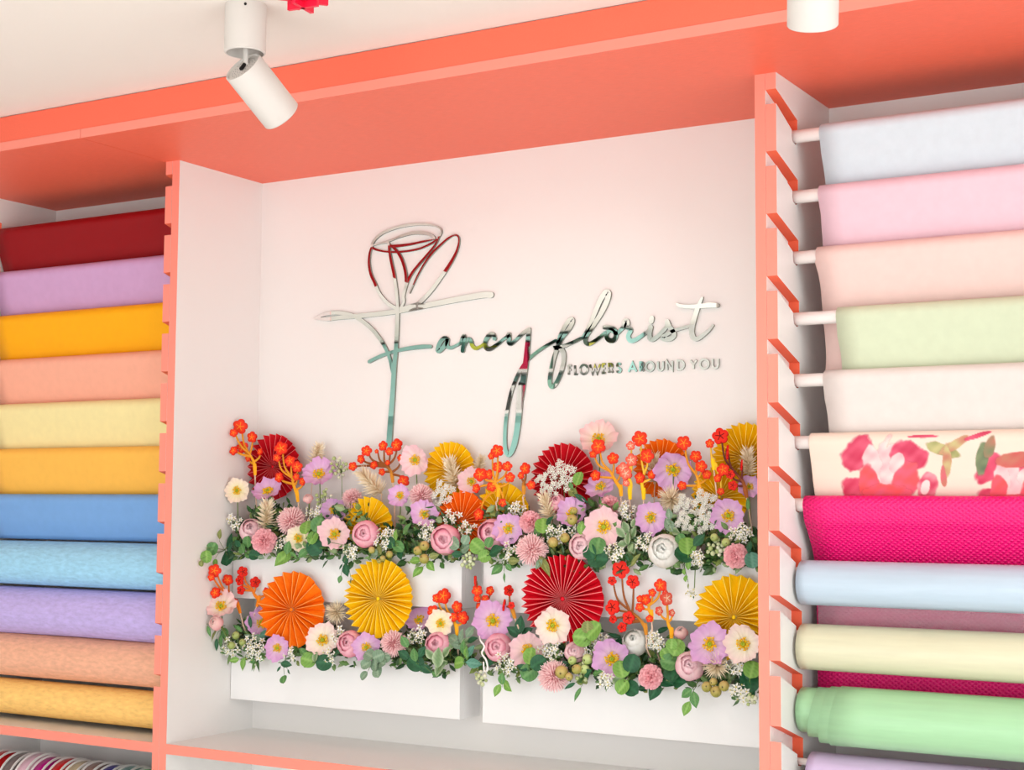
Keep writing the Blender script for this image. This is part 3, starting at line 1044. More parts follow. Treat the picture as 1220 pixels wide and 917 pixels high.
GL = {
    'F': [[(0, 0), (0, 1), (.9, 1)], [(0, .52), (.75, .52)]],
    'L': [[(0, 1), (0, 0), (.9, 0)]],
    'W': [[(0, 1), (.27, 0), (.5, .85), (.73, 0), (1, 1)]],
    'E': [[(.9, 1), (0, 1), (0, 0), (.9, 0)], [(0, .52), (.8, .52)]],
    'R': [[(0, 0), (0, 1), (.5, 1), (.75, .93), (.85, .74), (.75, .56), (.5, .48), (0, .48)], [(.45, .48), (.95, 0)]],
    'S': [[(.85, .84), (.7, .97), (.45, 1), (.2, .92), (.12, .74), (.25, .58), (.55, .48), (.82, .38), (.9, .22), (.75, .05), (.45, 0), (.15, .06), (.05, .2)]],
    'A': [[(0, 0), (.5, 1), (1, 0)], [(.2, .33), (.8, .33)]],
    'U': [[(0, 1), (0, .35), (.1, .12), (.3, .01), (.5, -.02), (.7, .01), (.9, .12), (1, .35), (1, 1)]],
    'N': [[(0, 0), (0, 1), (1, 0), (1, 1)]],
    'D': [[(0, 0), (0, 1), (.4, 1), (.75, .9), (.95, .68), (1, .5), (.95, .32), (.75, .1), (.4, 0), (0, 0)]],
    'Y': [[(0, 1), (.5, .48), (1, 1)], [(.5, .48), (.5, 0)]],
    'O': [[(.5 + .5 * sin(q * pi / 10), .5 + .52 * cos(q * pi / 10)) for q in range(21)]],
}


def poly_ribbon(mb, pts, w):
    """mitred strip for the small capitals"""
    P = [Vector((p[0], p[1])) for p in pts]
    n = len(P)
    closed = (P[0] - P[-1]).length < 1e-6
    L, Rr = [], []
    for i in range(n):
        if closed and i in (0, n - 1):
            a, b = (P[-1] - P[-2]).normalized(), (P[1] - P[0]).normalized()
        else:
            a = (P[i] - P[i - 1]).normalized() if i > 0 else (P[1] - P[0]).normalized()
            b = (P[i + 1] - P[i]).normalized() if i < n - 1 else a
        na, nb = Vector((-a.y, a.x)), Vector((-b.y, b.x))
        mm = (na + nb)
        mm = mm.normalized() if mm.length > 1e-4 else na
        k = min(1 / max(mm.dot(na), .38), 2.4)
        ext = Vector((0, 0))
        if not closed and i == 0:
            ext = -a * 0
        L.append(P[i] + mm * w / 2 * k)
        Rr.append(P[i] - mm * w / 2 * k)
    _lay[0] = (_lay[0] + 1) % 8
    y0, y1 = -0.005 - .00012 * _lay[0], -0.0003
    vs, fs, mi = [], [], []
    for i in range(n):
        vs += [(L[i].x, y0, L[i].y), (Rr[i].x, y0, Rr[i].y), (L[i].x, y1, L[i].y), (Rr[i].x, y1, Rr[i].y)]
    for i in range(n - 1):
        a, b = i * 4, i * 4 + 4
        fs += [(a, a + 1, b + 1, b), (a, b, b + 2, a + 2), (a + 1, a + 3, b + 3, b + 1)]
        mi += [0, 1, 1]
    e = (n - 1) * 4
    fs += [(0, 2, 3, 1), (e, e + 1, e + 3, e + 2)]
    mi += [1, 1]
    base = len(mb.v)
    mb.v.extend(vs)
    mb.c.extend([(1, 1, 1)] * len(vs))
    mb.f.extend([tuple(q + base for q in f) for f in fs])
    mb.mi.extend(mi)


GS = [('F', 97, 127), ('L', 140, 168), ('O', 176, 236), ('W', 243, 322), ('E', 332, 362), ('R', 376, 412), ('S', 428, 470),
      ('A', 512, 575), ('R', 592, 626), ('O', 632, 695), ('U', 716, 760), ('N', 778, 824), ('D', 852, 904), ('Y', 940, 990), ('O', 1006, 1075), ('U', 1094, 1140)]
for ch, xa, xb in GS:
    mb = MB()
    yb = lambda x: 214 - (x - 95) * 0.0455
    ht = 62
    for st in GL[ch]:
        pts = []
        for u, v in st:
            x = xa + 4 + (xb - xa - 8) * u
            q = at(660 + x / 5.81, 410 + (yb(x) - 4 - v * ht) / 5.81, Y=-.005)
            pts.append((q.x, q.z))
        poly_ribbon(mb, pts, 2.3 * PXM)
    part('letter', mb, SM, tag_)
# ------------------------------------------------------------------ planters
PF = -0.0995                      # front plane of the planters


def planter(x0, x1, z0, z1, label):
    t = thing('wall_planter', label, 'planter', ((x0 + x1) / 2, PF / 2, z0), 'white planter boxes')
    part('front_panel', MB().box(x0, x1, PF, PF + .018, z0, z1), M['box_white'], t, bevel=.0006)
    for xx in (x0, x1 - .015):
        part('end_panel', MB().box(xx, xx + .015, PF + .0186, 0, z0, z1), M['box_white'], t)
    part('back_panel', MB().box(x0 + .015, x1 - .015, -.012, 0, z0, z1), M['box_white'], t)
    part('bottom_panel', MB().box(x0 + .015, x1 - .015, PF + .0186, -.012, z0, z0 + .015), M['box_white'], t)
    part('floral_foam', MB().box(x0 + .016, x1 - .016, PF + .019, -.013, z0 + .0155, z1 - .03), M['foam'], t)


PB = {'UL': (0.002, .780, 1.129, 1.268), 'UR': (.847, W - .002, 1.125, 1.266), 'LL': (0.002, .777, .844, .986), 'LR': (.847, W - .002, .842, .984)}
PN = {'UL': 'upper left', 'UR': 'upper right', 'LL': 'lower left', 'LR': 'lower right'}
for q, (a, b, c, d) in PB.items():
    planter(a, b, c, d, '%s white rectangular planter box mounted on the niche wall' % PN[q])
RND = random.Random(11)


def place(px, py, Y, m=.02):
    """a point of the arrangement kept inside the niche sides"""
    p = at(px, py, Y=Y)
    if p.x < m:
        q = at(px, py, X=m)
        p = q if q.y > -.33 else p
    if p.x > W - m * .6 and p.x < W + .1:
        p.x = W - m * .6
    return p


def root_of(p, box):
    a, b, c, d = PB[box]
    x = min(max(p.x + RND.uniform(-.015, .015), a + .035), b - .035)
    return Vector((x, RND.uniform(-.066, -.03), d - .034))


def stem_path(root, end, box):
    d = PB[box][3]
    y = min(end.y + .004, root.y)
    mid = Vector((root.x * .6 + end.x * .4, (root.y + y) / 2, d + .008))
    if end.z > d + .09:
        pts = [root, mid, Vector((root.x * .4 + end.x * .6, y, d + .055)), end]
    elif end.z > d + .02:
        pts = [root, mid, end]
    else:
        pts = [root, mid, Vector((end.x, min(end.y + .012, PF - .008), d + .006)), end]
    return catmull(pts, 5)


def tilt_dir(dx, dz, p):
    v = (CAM - p).normalized()
    n = Vector((0, -1, 0)) * .6 + v * .55 + Vector((dx, 0, dz))
    return n.normalized()


def frame(n, roll=0.0):
    z = n.normalized()
    x = Vector((0, 0, 1)).cross(z)
    if x.length < 1e-3:
        x = Vector((1, 0, 0))
    x.normalize()
    y = z.cross(x)
    m = Matrix((x, y, z)).transposed().to_4x4()
    return m @ Matrix.Rotation(roll, 4, 'Z')


def put(name, me, t, p, rot, s):
    if not isinstance(s, (tuple, list, Vector)):
        s = (s, s, s)
    return link(name, me, t, mat=Matrix.Translation(Vector(p) - t.location) @ rot @ Matrix.Diagonal((s[0], s[1], s[2], 1)))


def lerp3(a, b, t):
    return tuple(a[i] + (b[i] - a[i]) * t for i in range(3))


def ramp(cols, t):
    t = max(0, min(1, t)) * (len(cols) - 1)
    i = min(int(t), len(cols) - 2)
    return lerp3(cols[i], cols[i + 1], t - i)


CACHE = {}


def cached(key, fn):
    if key not in CACHE:
        CACHE[key] = fn()
    return CACHE[key]


# ---- poppies
POP = {
    'lilac': [(253, 238, 240), (240, 206, 234), (231, 184, 227), (225, 170, 221)],
    'pink': [(255, 242, 226), (253, 224, 222), (251, 212, 216), (250, 206, 214)],
    'cream': [(255, 246, 180), (255, 246, 224), (254, 238, 226), (252, 220, 216)],
    'blush': [(255, 244, 206), (254, 238, 218), (252, 222, 214), (249, 200, 202)],
    'yellow': [(255, 242, 150), (255, 246, 200), (255, 242, 214), (253, 232, 214)],
}


def poppy_petal(var, seed):
    rnd = random.Random(seed * 7 + 1)
    cols = [lin(c) for c in POP[var]]
    ph = [rnd.uniform(0, 6.28) for _ in range(4)]
    mb = MB()
    vs, cs, fs = [], [], []
    NS, NT = 11, 6
    for j in range(NT + 1):
        t = j / NT
        for i in range(NS + 1):
            s = -1 + 2 * i / NS
            a = s * radians(54) * (0.55 + .45 * min(1, t * 1.8))
            rm = 1 - .20 * s * s + .06 * sin(s * 8 + ph[0]) + .05 * sin(s * 15 + ph[1])
            r = .06 + (rm - .06) * t
            z = .46 * r ** 1.6 + t * t * (.085 * sin(s * 9 + ph[2]) + .055 * sin(s * 17 + ph[3])) - .10 * max(0, r - .8) * 4 * .5
            vs.append((r * cos(a), r * sin(a), z))
            c = ramp(cols, r)
            k = 1 - .07 * (i % 2) * t
            cs.append(tuple(q * k for q in c))
    for j in range(NT):
        for i in range(NS):
            q = j * (NS + 1) + i
            fs.append((q, q + 1, q + NS + 2, q + NS + 1))
    mb.add(vs, fs, cs)
    return mb.mesh('petal_' + var, M['petal'], True, True)


def poppy_stamens():
    rnd = random.Random(5)
    mb = MB()
    y1, y2 = lin((255, 222, 50)), lin((255, 192, 24))
    for i in range(34):
        a = 2 * pi * i / 34 + rnd.uniform(-.08, .08)
        r = rnd.uniform(.16, .34)
        z = rnd.uniform(.17, .27)
        mb.tube([(.05 * cos(a), .05 * sin(a), .05), (r * cos(a), r * sin(a), z)], .02, 3, y1, caps=False)
        mb.ball((r * cos(a), r * sin(a), z + .01), .05, 5, 3, y2 if i % 3 else y1)
    return mb.mesh('stamens', M['petal'], False, True)


def poppy_pistil():
    g, y = lin((196, 204, 60)), lin((150, 176, 50))
    mb = MB()
    mb.lathe_z([(.04, .06), (.10, .10), (.19, .115), (.24, .09), (.25, .03), (.245, 0)], 12, g)
    for k in range(7):
        a = 2 * pi * k / 7
        mb.tube([(0, 0, .252), (.095 * cos(a), .095 * sin(a), .238)], .014, 4, y)
    return mb.mesh('pistil', M['petal'], False, True)


def poppy(px, py, d, var, dx, dz, Y, box, label):
    p = place(px, py, Y, .03)
    R = d / 2 / ppm(p) * 1.16
    root = root_of(p, box)
    n = tilt_dir(dx, dz, p)
    base = p - n * R * .28
    t = thing('poppy', label, 'flower', root, 'paper poppies in the planters')
    rot = frame(n, RND.uniform(0, 6.28))
    np_ = 5
    for i in range(np_):
        me = cached(('pp', var, i % 3), lambda: poppy_petal(var, i % 3))
        rr = rot @ Matrix.Rotation(2 * pi * i * 2 / np_ + RND.uniform(-.1, .1), 4, 'Z') @ Matrix.Rotation(RND.uniform(-.10, .08) - .05 * (i % 2), 4, 'Y')
        s = R * RND.uniform(.93, 1.06)
        put('petal', me, t, base - n * R * .02 * (i % 3), rr, (s, s, s * RND.uniform(.8, 1.15)))
    put('stamens', cached('stam', poppy_stamens), t, base, rot, R)
    put('pistil', cached('pist', poppy_pistil), t, base, rot, R)
    part('stem', MB().tube(stem_path(root, base - n * R * .02, box), .0017, 5), M['stem'], t, True)


# ---- peonies (ranunculus like)
PEO = {'pink': [(250, 158, 176), (253, 202, 212), (255, 224, 228)], 'rose': [(250, 120, 150), (255, 168, 190), (255, 206, 216)],
       'white': [(240, 236, 214), (248, 246, 238), (250, 250, 246)], 'bud': [(240, 160, 160), (248, 190, 190), (250, 214, 206)]}


def peony_petal(var, seed, theta, R, half):
    rnd = random.Random(seed)
    cols = [lin(c) for c in PEO[var]]
    mb = MB()
    vs, cs, fs = [], [], []
    n1, n2 = 6, 6
    ph = rnd.uniform(0, 6)
    for j in range(n2 + 1):
        v = j / n2
        for i in range(n1 + 1):
            u = -1 + 2 * i / n1
            th = theta + half * (.9 - 1.8 * v)               # v=1 is the top lip
            w = half * 1.15 * (0.45 + .55 * sin(min(1, v * 1.1 + .12) * pi * .62))
            az = u * w / max(.45, sin(max(theta, .35)))
            rr = R * (1 + .10 * v * v + .03 * sin(u * 6 + ph) * v - .05 * u * u)
            th2 = max(.02, th + .10 * u * u * v)
            vs.append((rr * sin(th2) * cos(az), rr * sin(th2) * sin(az), rr * cos(th2)))
            cs.append(ramp(cols, v * .8 + .1 + .1 * abs(u)))
    for j in range(n2):
        for i in range(n1):
            q = j * (n1 + 1) + i
            fs.append((q, q + 1, q + n1 + 2, q + n1 + 1))
    mb.add(vs, fs, cs)
    return mb


def peony_heart(var):
    big = MB()
    for k in range(4):
        mb = peony_petal(var, 50 + k, .42, .52, .44)
        rot = Matrix.Rotation(pi / 2 * k, 4, 'Z')
        big.add([rot @ Vector(p) for p in mb.v], mb.f, mb.c)
    for k in range(3):
        mb = peony_petal(var, 60 + k, .22, .40, .34)
        rot = Matrix.Rotation(2 * pi / 3 * k + .5, 4, 'Z')
        big.add([rot @ Vector(p) for p in mb.v], mb.f, mb.c)
    big.ball((0, 0, .12), .30, 10, 6, lin(PEO[var][0]))
    return big.mesh('heart', M['petal'], True, True)


def peony(px, py, d, var, dx, dz, Y, box, label, name='peony'):
    p = place(px, py, Y, .03)
    R = d / 2 / ppm(p) * 1.08
    root = root_of(p, box)
    n = tilt_dir(dx, dz, p)
    c = p - n * R * .15
    t = thing(name, label, 'flower', root, 'rounded peonies in the planters')
    rot = frame(n, RND.uniform(0, 6.28))
    layers = [(1.15, 1.0, .62, 6), (.80, .86, .55, 5), (.56, .70, .46, 4)]
    if name == 'flower_bud':
        layers = [(.95, .9, .62, 4), (.6, .8, .52, 3)]
    for li, (th, rr, hf, cnt) in enumerate(layers):
        for k in range(cnt):
            me = cached(('pe', var, li, k % 2, name), lambda: peony_petal(var, li * 5 + k % 2, th, rr, hf).mesh('petal_' + var, M['petal'], True, True))
            rz = Matrix.Rotation(2 * pi * k / cnt + li * .5 + RND.uniform(-.1, .1), 4, 'Z')
            put('petal', me, t, c, rot @ rz @ Matrix.Rotation(RND.uniform(-.08, .1), 4, 'Y'), R)
    put('heart', cached(('ph', var), lambda: peony_heart(var)), t, c, rot, R)
    part('stem', MB().tube(stem_path(root, c - n * R * .6, box), .0018, 5), M['stem'], t, True)


# ---- pompom flowers
def pom_mesh(var, wid, frill):
    rnd = random.Random(3)
    c0, c1 = [lin(q) for q in {'pale': ((244, 168, 174), (254, 220, 220)), 'coral': ((240, 134, 146), (252, 192, 198))}[var]]
    mb = MB()
    N = 230
    for i in range(N):
        z = 1 - 1.55 * (i + .5) / N
        a = i * 2.39996
        s = sqrt(max(0, 1 - z * z))
        d = Vector((s * cos(a), s * sin(a), z)).normalized()
        side = d.cross(Vector((0, 0, 1)))
        side = side.normalized() if side.length > 1e-3 else Vector((1, 0, 0))
        side = (side + d.cross(side) * rnd.uniform(-.6, .6)).normalized()
        up = d.cross(side)
        L = rnd.uniform(.88, 1.06)
        w = wid * rnd.uniform(.8, 1.2)
        b = d * .35
        m_ = d * (L * .72) - up * .04
        e = d * L + up * rnd.uniform(-.08, .08)
        vs = [b - side * w * .4, b + side * w * .4, m_ - side * w, m_ + side * w, e - side * w * (.9 if frill else .35), e + side * w * (.9 if frill else .35), m_ + up * -.05]
        mb.add(vs, [(0, 1, 6), (0, 6, 2), (1, 3, 6), (2, 6, 4), (6, 3, 5), (6, 5, 4)], [c0, c0, lerp3(c0, c1, .6), lerp3(c0, c1, .6), c1, c1, lerp3(c0, c1, .45)])
    mb.ball((0, 0, 0), .45, 10, 6, c0)
    return mb.mesh('petals_' + var, M['petal'], False, True)


def pompom(px, py, d, var, dx, dz, Y, box, label, frill=False):
    p = place(px, py, Y, .03)
    R = d / 2 / ppm(p) * 1.04
    root = root_of(p, box)
    n = tilt_dir(dx, dz, p)
    t = thing('carnation' if frill else 'pompom_dahlia', label, 'flower', root, 'pink pompom flowers in the planters')
    o = put('petals', cached(('pom', var, frill), lambda: pom_mesh(var, .11 if frill else .07, frill)), t, p, frame(n, RND.uniform(0, 6)), R)
    o['kind'] = 'stuff'
    part('stem', MB().tube(stem_path(root, p - n * R * .3, box), .0018, 5), M['stem'], t, True)


# ---- cream dried plumes and stars
def plume_mesh(kind):
    rnd = random.Random(9 if kind == 'plume' else 4)
    c0, c1 = lin((232, 208, 168)), lin((253, 240, 214))
    mb = MB()

    def blade(b, d, L, w):
        side = d.cross(Vector((rnd.uniform(-1, 1), rnd.uniform(-1, 1), rnd.uniform(-1, 1)))).normalized()
        nrm = d.cross(side)
        vs = [b - side * w * .6, b + side * w * .6, b + d * L * .5 - side * w + nrm * .03, b + d * L * .5 + side * w + nrm * .03, b + d * L]
        mb.add(vs, [(0, 1, 3, 2), (2, 3, 4)], [c0, c0, lerp3(c0, c1, .7), lerp3(c0, c1, .7), c1])
    if kind == 'star':
        for i in range(120):
            z = 1 - 1.15 * (i + .5) / 120
            a = i * 2.39996
            s = sqrt(max(0, 1 - z * z))
            d = Vector((s * cos(a), s * sin(a), z + .1)).normalized()
            blade(d * .08, d, rnd.uniform(.75, 1.05), .05)
    else:
        for i in range(120):
            u = i / 120
            a = i * 2.39996
            e = .2 + .8 * u
            d = Vector((cos(a) * cos(e), sin(a) * cos(e), sin(e))).normalized()
            blade(Vector((0, 0, -.9 + 1.35 * u)), d, rnd.uniform(.6, .9) * (1 - .25 * u), .05)
        mb.tube([(0, 0, -1), (0, 0, .5)], .04, 5, c0)
    return mb.mesh('bristles_' + kind, M['petal'], False, True)


def plume(px, py, d, kind, ax, az, Y, box, label):
    """ax, az: direction of the axis in the wall plane for a plume, tilt for a star"""
    p = place(px, py, Y, .03)
    R = d / 2 / ppm(p) * 1.06
    root = root_of(p, box)
    n = Vector((ax, -.35, az)).normalized() if kind == 'plume' else tilt_dir(ax, az, p)
    t = thing('dried_plume', label, 'dried flower', root, 'cream bristly dried flowers')
    rot = n.to_track_quat('Z', 'Y').to_matrix().to_4x4()
    o = put('bristles', cached(('plume', kind), lambda: plume_mesh(kind)), t, p, rot, R * (1.0 if kind == 'star' else .95))
    o['kind'] = 'stuff'
    part('stem', MB().tube(stem_path(root, p - n * R * (.9 if kind == 'plume' else .05), box), .0014, 5), M['wood_stick'], t, True)


# ---- white sprays
def floret(mb, c, n, r, npet, col, cc, rnd):
    fr_ = frame(n, rnd.uniform(0, 6))
    for k in range(npet):
        a = 2 * pi * k / npet
        pts = [(0, 0, 0), (.55 * cos(a - .5), .55 * sin(a - .5), .16), (cos(a), sin(a), .1), (.55 * cos(a + .5), .55 * sin(a + .5), .16)]
        mb.add([Vector(c) + (fr_ @ Vector(q)) * r for q in pts], [(0, 1, 2, 3)], col)
    mb.ball(Vector(c) + n * r * .12, r * .2, 5, 3, cc)


def spray(px, py, d, kind, Y, box, label, n=16):
    """kind 'star' = small white star flowers, 'lace' = flat lacy umbel, 'bud' = green-white buds"""
    rnd = random.Random(int(px * 13 + py * 7))
    p = place(px, py, Y, .03)
    R = d / 2 / ppm(p)
    root = root_of(p, box)
    t = thing({'star': 'white_filler_spray', 'lace': 'lace_flower', 'bud': 'green_bud_spray'}[kind], label, 'flower', root, 'white filler flowers in the planters')
    fl, st = MB(), MB()
    white, wg, yc = lin((248, 246, 238)), lin((222, 226, 196)), lin((226, 214, 130))
    gs = lin((118, 142, 82))
    hub = p + Vector((0, .012, -R * .5))
    if kind == 'star':
        for i in range(n):
            a, q = i * 2.4, sqrt((i + .6) / n)
            c = p + Vector((cos(a) * q * R, rnd.uniform(-.012, .012), sin(a) * q * R * .9))
            nn = (Vector((cos(a) * q * .5, -1, sin(a) * q * .5 + .2)) + Vector([rnd.uniform(-.4, .4) for _ in range(3)])).normalized()
            floret(fl, c, nn, rnd.uniform(.0078, .0118), 4 if i % 2 else 5, white, yc, rnd)
            st.tube([hub, hub.lerp(c, .55) + Vector((0, 0, .004)), c + Vector((0, .002, 0))], .0007, 3, gs, caps=False)
            if i % 3 == 0:
                e = c + Vector((rnd.uniform(-.01, .01), .004, -rnd.uniform(.004, .012)))
                fl.ball(e, .0032, 6, 4, wg)
        for i in range(10):       # narrow leaves among the flowers
            a = rnd.uniform(0, 6.28)
            d2 = Vector((cos(a), -.3, sin(a))).normalized()
            sd = d2.cross(Vector((0, -1, 0))).normalized()
            L = R * rnd.uniform(.7, 1.25)
            gcol = lin(rnd.choice([(92, 128, 70), (120, 150, 92), (70, 104, 60)]))
            st.add([hub, hub + d2 * L * .5 + sd * L * .12, hub + d2 * L, hub + d2 * L * .5 - sd * L * .12], [(0, 1, 2, 3)], gcol)
    elif kind == 'lace':
        for i in range(n):
            a, q = i * 2.4, sqrt((i + .3) / n)
            c = p + Vector((cos(a) * q * R, -.004 * (1 - q), sin(a) * q * R))
            st.tube([hub, c + Vector((0, .004, -.004))], .0007, 3, gs, caps=False)
            for k in range(9):
                b, z = k * 2.4, sqrt((k + .4) / 9) * R * .27
                e = c + Vector((cos(b) * z, rnd.uniform(-.003, .003), sin(b) * z))
                floret(fl, e, (Vector((cos(b) * .5, -1, sin(b) * .5 + .3))).normalized(), .0058, 4, white, wg, rnd)
    else:
        for i in range(n):
            a, q = i * 2.4, sqrt((i + .6) / n)
            c = p + Vector((cos(a) * q * R, rnd.uniform(-.008, .008), sin(a) * q * R))
            fl.ball(c, rnd.uniform(.0042, .0062), 7, 5, lin(rnd.choice([(236, 236, 210), (214, 222, 176), (190, 204, 140)])))
            st.tube([hub, hub.lerp(c, .5) + Vector((0, -.003, 0)), c], .0008, 3, gs, caps=False)
    o = part('florets' if kind != 'bud' else 'buds', fl, M['petal'], t, kind == 'bud', True)
    o['kind'] = 'stuff'
    st.tube(stem_path(root, hub, box), .0012, 4, gs)
    part('stalks', st, M['leaf'], t, False, True)


# ---- leaves
LEAFC = {'mid': ((78, 136, 72), (128, 172, 104)), 'bright': ((112, 164, 66), (160, 200, 108)), 'dark': ((26, 84, 52), (52, 116, 74)), 'dusty': ((118, 150, 122), (168, 190, 160)),
         'olive': ((122, 136, 70), (168, 170, 104)), 'blue': ((78, 138, 116), (120, 172, 150)), 'vary': ((112, 146, 96), (206, 220, 184))}


def leaf_mesh(col, shape, seed=0):
    rnd = random.Random(seed + len(col))
    inner, edge = [lin(c) for c in LEAFC[col]]
    mb = MB()
    NI, NJ = 10, 6
    vs, cs, fs = [], [], []
    for i in range(NI + 1):
        x = i / NI
        if shape == 'round':
            w = .46 * sqrt(max(0, 1 - ((x - .5) / .5) ** 2))
        elif shape == 'oval':
            w = .30 * sin(pi * x ** .85)
        else:
            w = .16 * sin(pi * x ** .8)
        for j in range(NJ + 1):
            s = -1 + 2 * j / NJ
            z = .10 * abs(s) * w * 2 - .10 * (x - .5) ** 2 + .02 * sin(x * 7 + s * 3 + seed)
            vs.append((x, s * w, z))
            c = lerp3(inner, edge, abs(s) ** 2 * .8 if col == 'vary' else (.75 if j == NJ // 2 else .25 * abs(s) + .1 * (i % 2)))
            k = 1.0 if j == NJ // 2 else (.84 if (i + abs(j - NJ // 2)) % 2 else 1.06)
            cs.append(tuple(min(1, v * k) for v in c))
    for i in range(NI):
        for j in range(NJ):
            q = i * (NJ + 1) + j
            fs.append((q, q + 1, q + NJ + 2, q + NJ + 1))
    mb.add(vs, fs, cs)
    mb.tube([(-.18, 0, -.03), (0, 0, -.025)], .018, 4, inner)
    return mb.mesh('leaf_%s_%s' % (col, shape), M['leaf'], True, True)


def sprig(leaves, Y, box, label, name='leaf_sprig', anchor=None):
    """leaves: (px, py, size, colour, shape)"""
    pts = [place(q[0], q[1], Y + RND.uniform(-.008, .004), .014) for q in leaves]
    cen = sum(pts, Vector()) / len(pts)
    hub = place(anchor[0], anchor[1], Y + .012, .012) if anchor else cen + Vector((0, .014, .012 if cen.z < PB[box][3] else -.015))
    root = root_of(hub, box)
    t = thing(name, label, 'foliage', root, 'leafy sprigs in the planters')
    st = MB()
    st.tube(stem_path(root, hub, box), .0013, 5)
    for p, q in zip(pts, leaves):
        L = q[2] / ppm(p) * 1.12
        out = p - hub
        out.y = 0
        if out.length < .004:
            out = Vector((RND.uniform(-1, 1), 0, RND.uniform(-1, 0)))
        out.normalize()
        n = (Vector((0, -1, 0)) + Vector((RND.uniform(-.45, .65), 0, RND.uniform(-.1, .6)))).normalized()
        x = (out - n * out.dot(n)).normalized()
        y = n.cross(x)
        rot = Matrix((x, y, n)).transposed().to_4x4()
        o = p - x * L * .5
        put('leaf', cached(('leaf', q[3], q[4]), lambda: leaf_mesh(q[3], q[4])), t, o, rot, L)
        st.tube([hub, hub.lerp(o - x * L * .18, .6) + Vector((0, -.003, .003)), o - x * L * .15], .0008, 4)
    part('stem', st, M['stem'], t, True)


# ---- berries
def berry_mesh(c1, c2):
    mb = MB()
    mb.ball((0, 0, 0), 1, 12, 8)
    mb.c = [lerp3(lin(c1), lin(c2), (v[2] + 1) / 2) for v in mb.v]
    for k in range(5):
        a = 2 * pi * k / 5
        mb.tube([(0, -.97, 0), (.18 * cos(a), -1.0, .18 * sin(a))], .05, 3, lin((90, 70, 40)))
    return mb.mesh('berry', M['berry'], True, True)


def berries(lst, Y, box, label, c1=(150, 150, 60), c2=(206, 176, 112)):
    pts = [place(q[0], q[1], Y + RND.uniform(-.006, .004), .014) for q in lst]
    cen = sum(pts, Vector()) / len(pts)
    hub = cen + Vector((0, .016, .015))
    root = root_of(hub, box)
    t = thing('berry_cluster', label, 'berries', root, 'berry clusters in the planters')
    st = MB()
    st.tube(stem_path(root, hub, box), .0012, 4)
    for p, q in zip(pts, lst):
        r = q[2] / 2 / ppm(p) * 1.08
        put('berry', cached(('berry', c1, c2), lambda: berry_mesh(c1, c2)), t, p, Matrix.Rotation(RND.uniform(-.5, .5), 4, 'Z') @ Matrix.Rotation(RND.uniform(-.5, .5), 4, 'X'), r)
        st.tube([hub, p], .0008, 4)
    part('stem', st, M['stemdark'], t, True)


# ---- folded paper rosettes
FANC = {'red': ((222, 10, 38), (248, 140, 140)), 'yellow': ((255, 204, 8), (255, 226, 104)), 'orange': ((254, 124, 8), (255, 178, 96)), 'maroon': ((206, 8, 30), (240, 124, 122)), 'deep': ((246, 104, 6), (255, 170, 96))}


def fan_mesh(col, n, seed):
    rnd = random.Random(seed)
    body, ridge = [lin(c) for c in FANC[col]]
    mb = MB()
    vs, cs, fs = [], [], []
    h, dl = .085, .008
    ang = []
    for i in range(n):
        a = 2 * pi * (i + rnd.uniform(-.16, .16)) / n
        ang.append(a)
    rings = [.06, .35, .7, 1.0]
    per = 3
    for i in range(n):
        a = ang[i]
        nx = ang[(i + 1) % n] + (2 * pi if i == n - 1 else 0)
        av = (a + nx) / 2 + rnd.uniform(-.02, .02)
        ro = 1 + rnd.uniform(-.015, .015)
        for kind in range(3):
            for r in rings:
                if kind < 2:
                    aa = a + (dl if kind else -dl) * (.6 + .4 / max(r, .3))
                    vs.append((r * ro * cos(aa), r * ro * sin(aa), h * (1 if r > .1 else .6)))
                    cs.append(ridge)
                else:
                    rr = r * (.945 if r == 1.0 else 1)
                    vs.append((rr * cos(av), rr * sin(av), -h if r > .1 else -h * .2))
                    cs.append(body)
    R_ = len(rings)
    # extra body-coloured copies beside each ridge keep the crease line thin
    for i in range(n):
        b0 = i * 3 * R_
        b1 = ((i + 1) % n) * 3 * R_
        for k in range(R_ - 1):
            fs.append((b0 + k, b0 + k + 1, b0 + R_ + k + 1, b0 + R_ + k))
    mb.add(vs, fs, cs)
    vs2, fs2, cs2 = [], [], []
    for i in range(n):
        b0 = i * 3 * R_
        b1 = ((i + 1) % n) * 3 * R_
        q = len(vs2)
        for k in range(R_):
            vs2 += [vs[b0 + R_ + k], vs[b0 + 2 * R_ + k], vs[b1 + k]]
            cs2 += [body] * 3
        for k in range(R_ - 1):
            a = q + k * 3
            fs2 += [(a, a + 3, a + 4, a + 1), (a + 1, a + 4, a + 5, a + 2)]
    mb.add(vs2, fs2, cs2)
    return mb.mesh('pleats_' + col, M['paper'], False, True)


def fan(px, py, ry, col, Y, box, label, n=24, tilt=(0, 0)):
    p = at(px, py, Y=Y)
    R = ry / ppm(p) * 1.0
    root = root_of(p, box)
    t = thing('paper_rosette', label, 'paper rosette', root, 'folded paper rosettes in the planters')
    nrm = Vector((tilt[0], -1, tilt[1])).normalized()
    rot = frame(nrm, RND.uniform(0, 6.28))
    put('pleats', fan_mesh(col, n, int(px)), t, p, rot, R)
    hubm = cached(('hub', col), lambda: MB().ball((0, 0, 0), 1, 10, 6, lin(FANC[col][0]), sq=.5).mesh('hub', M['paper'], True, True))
    put('hub', hubm, t, p - nrm * R * -.0 + nrm * R * .045, rot, R * .055)
    end = p + Vector((0, .012, -R * .2))
    part('stick', MB().tube(stem_path(root, end, box), .0014, 5), M['wood_stick'], t, True)


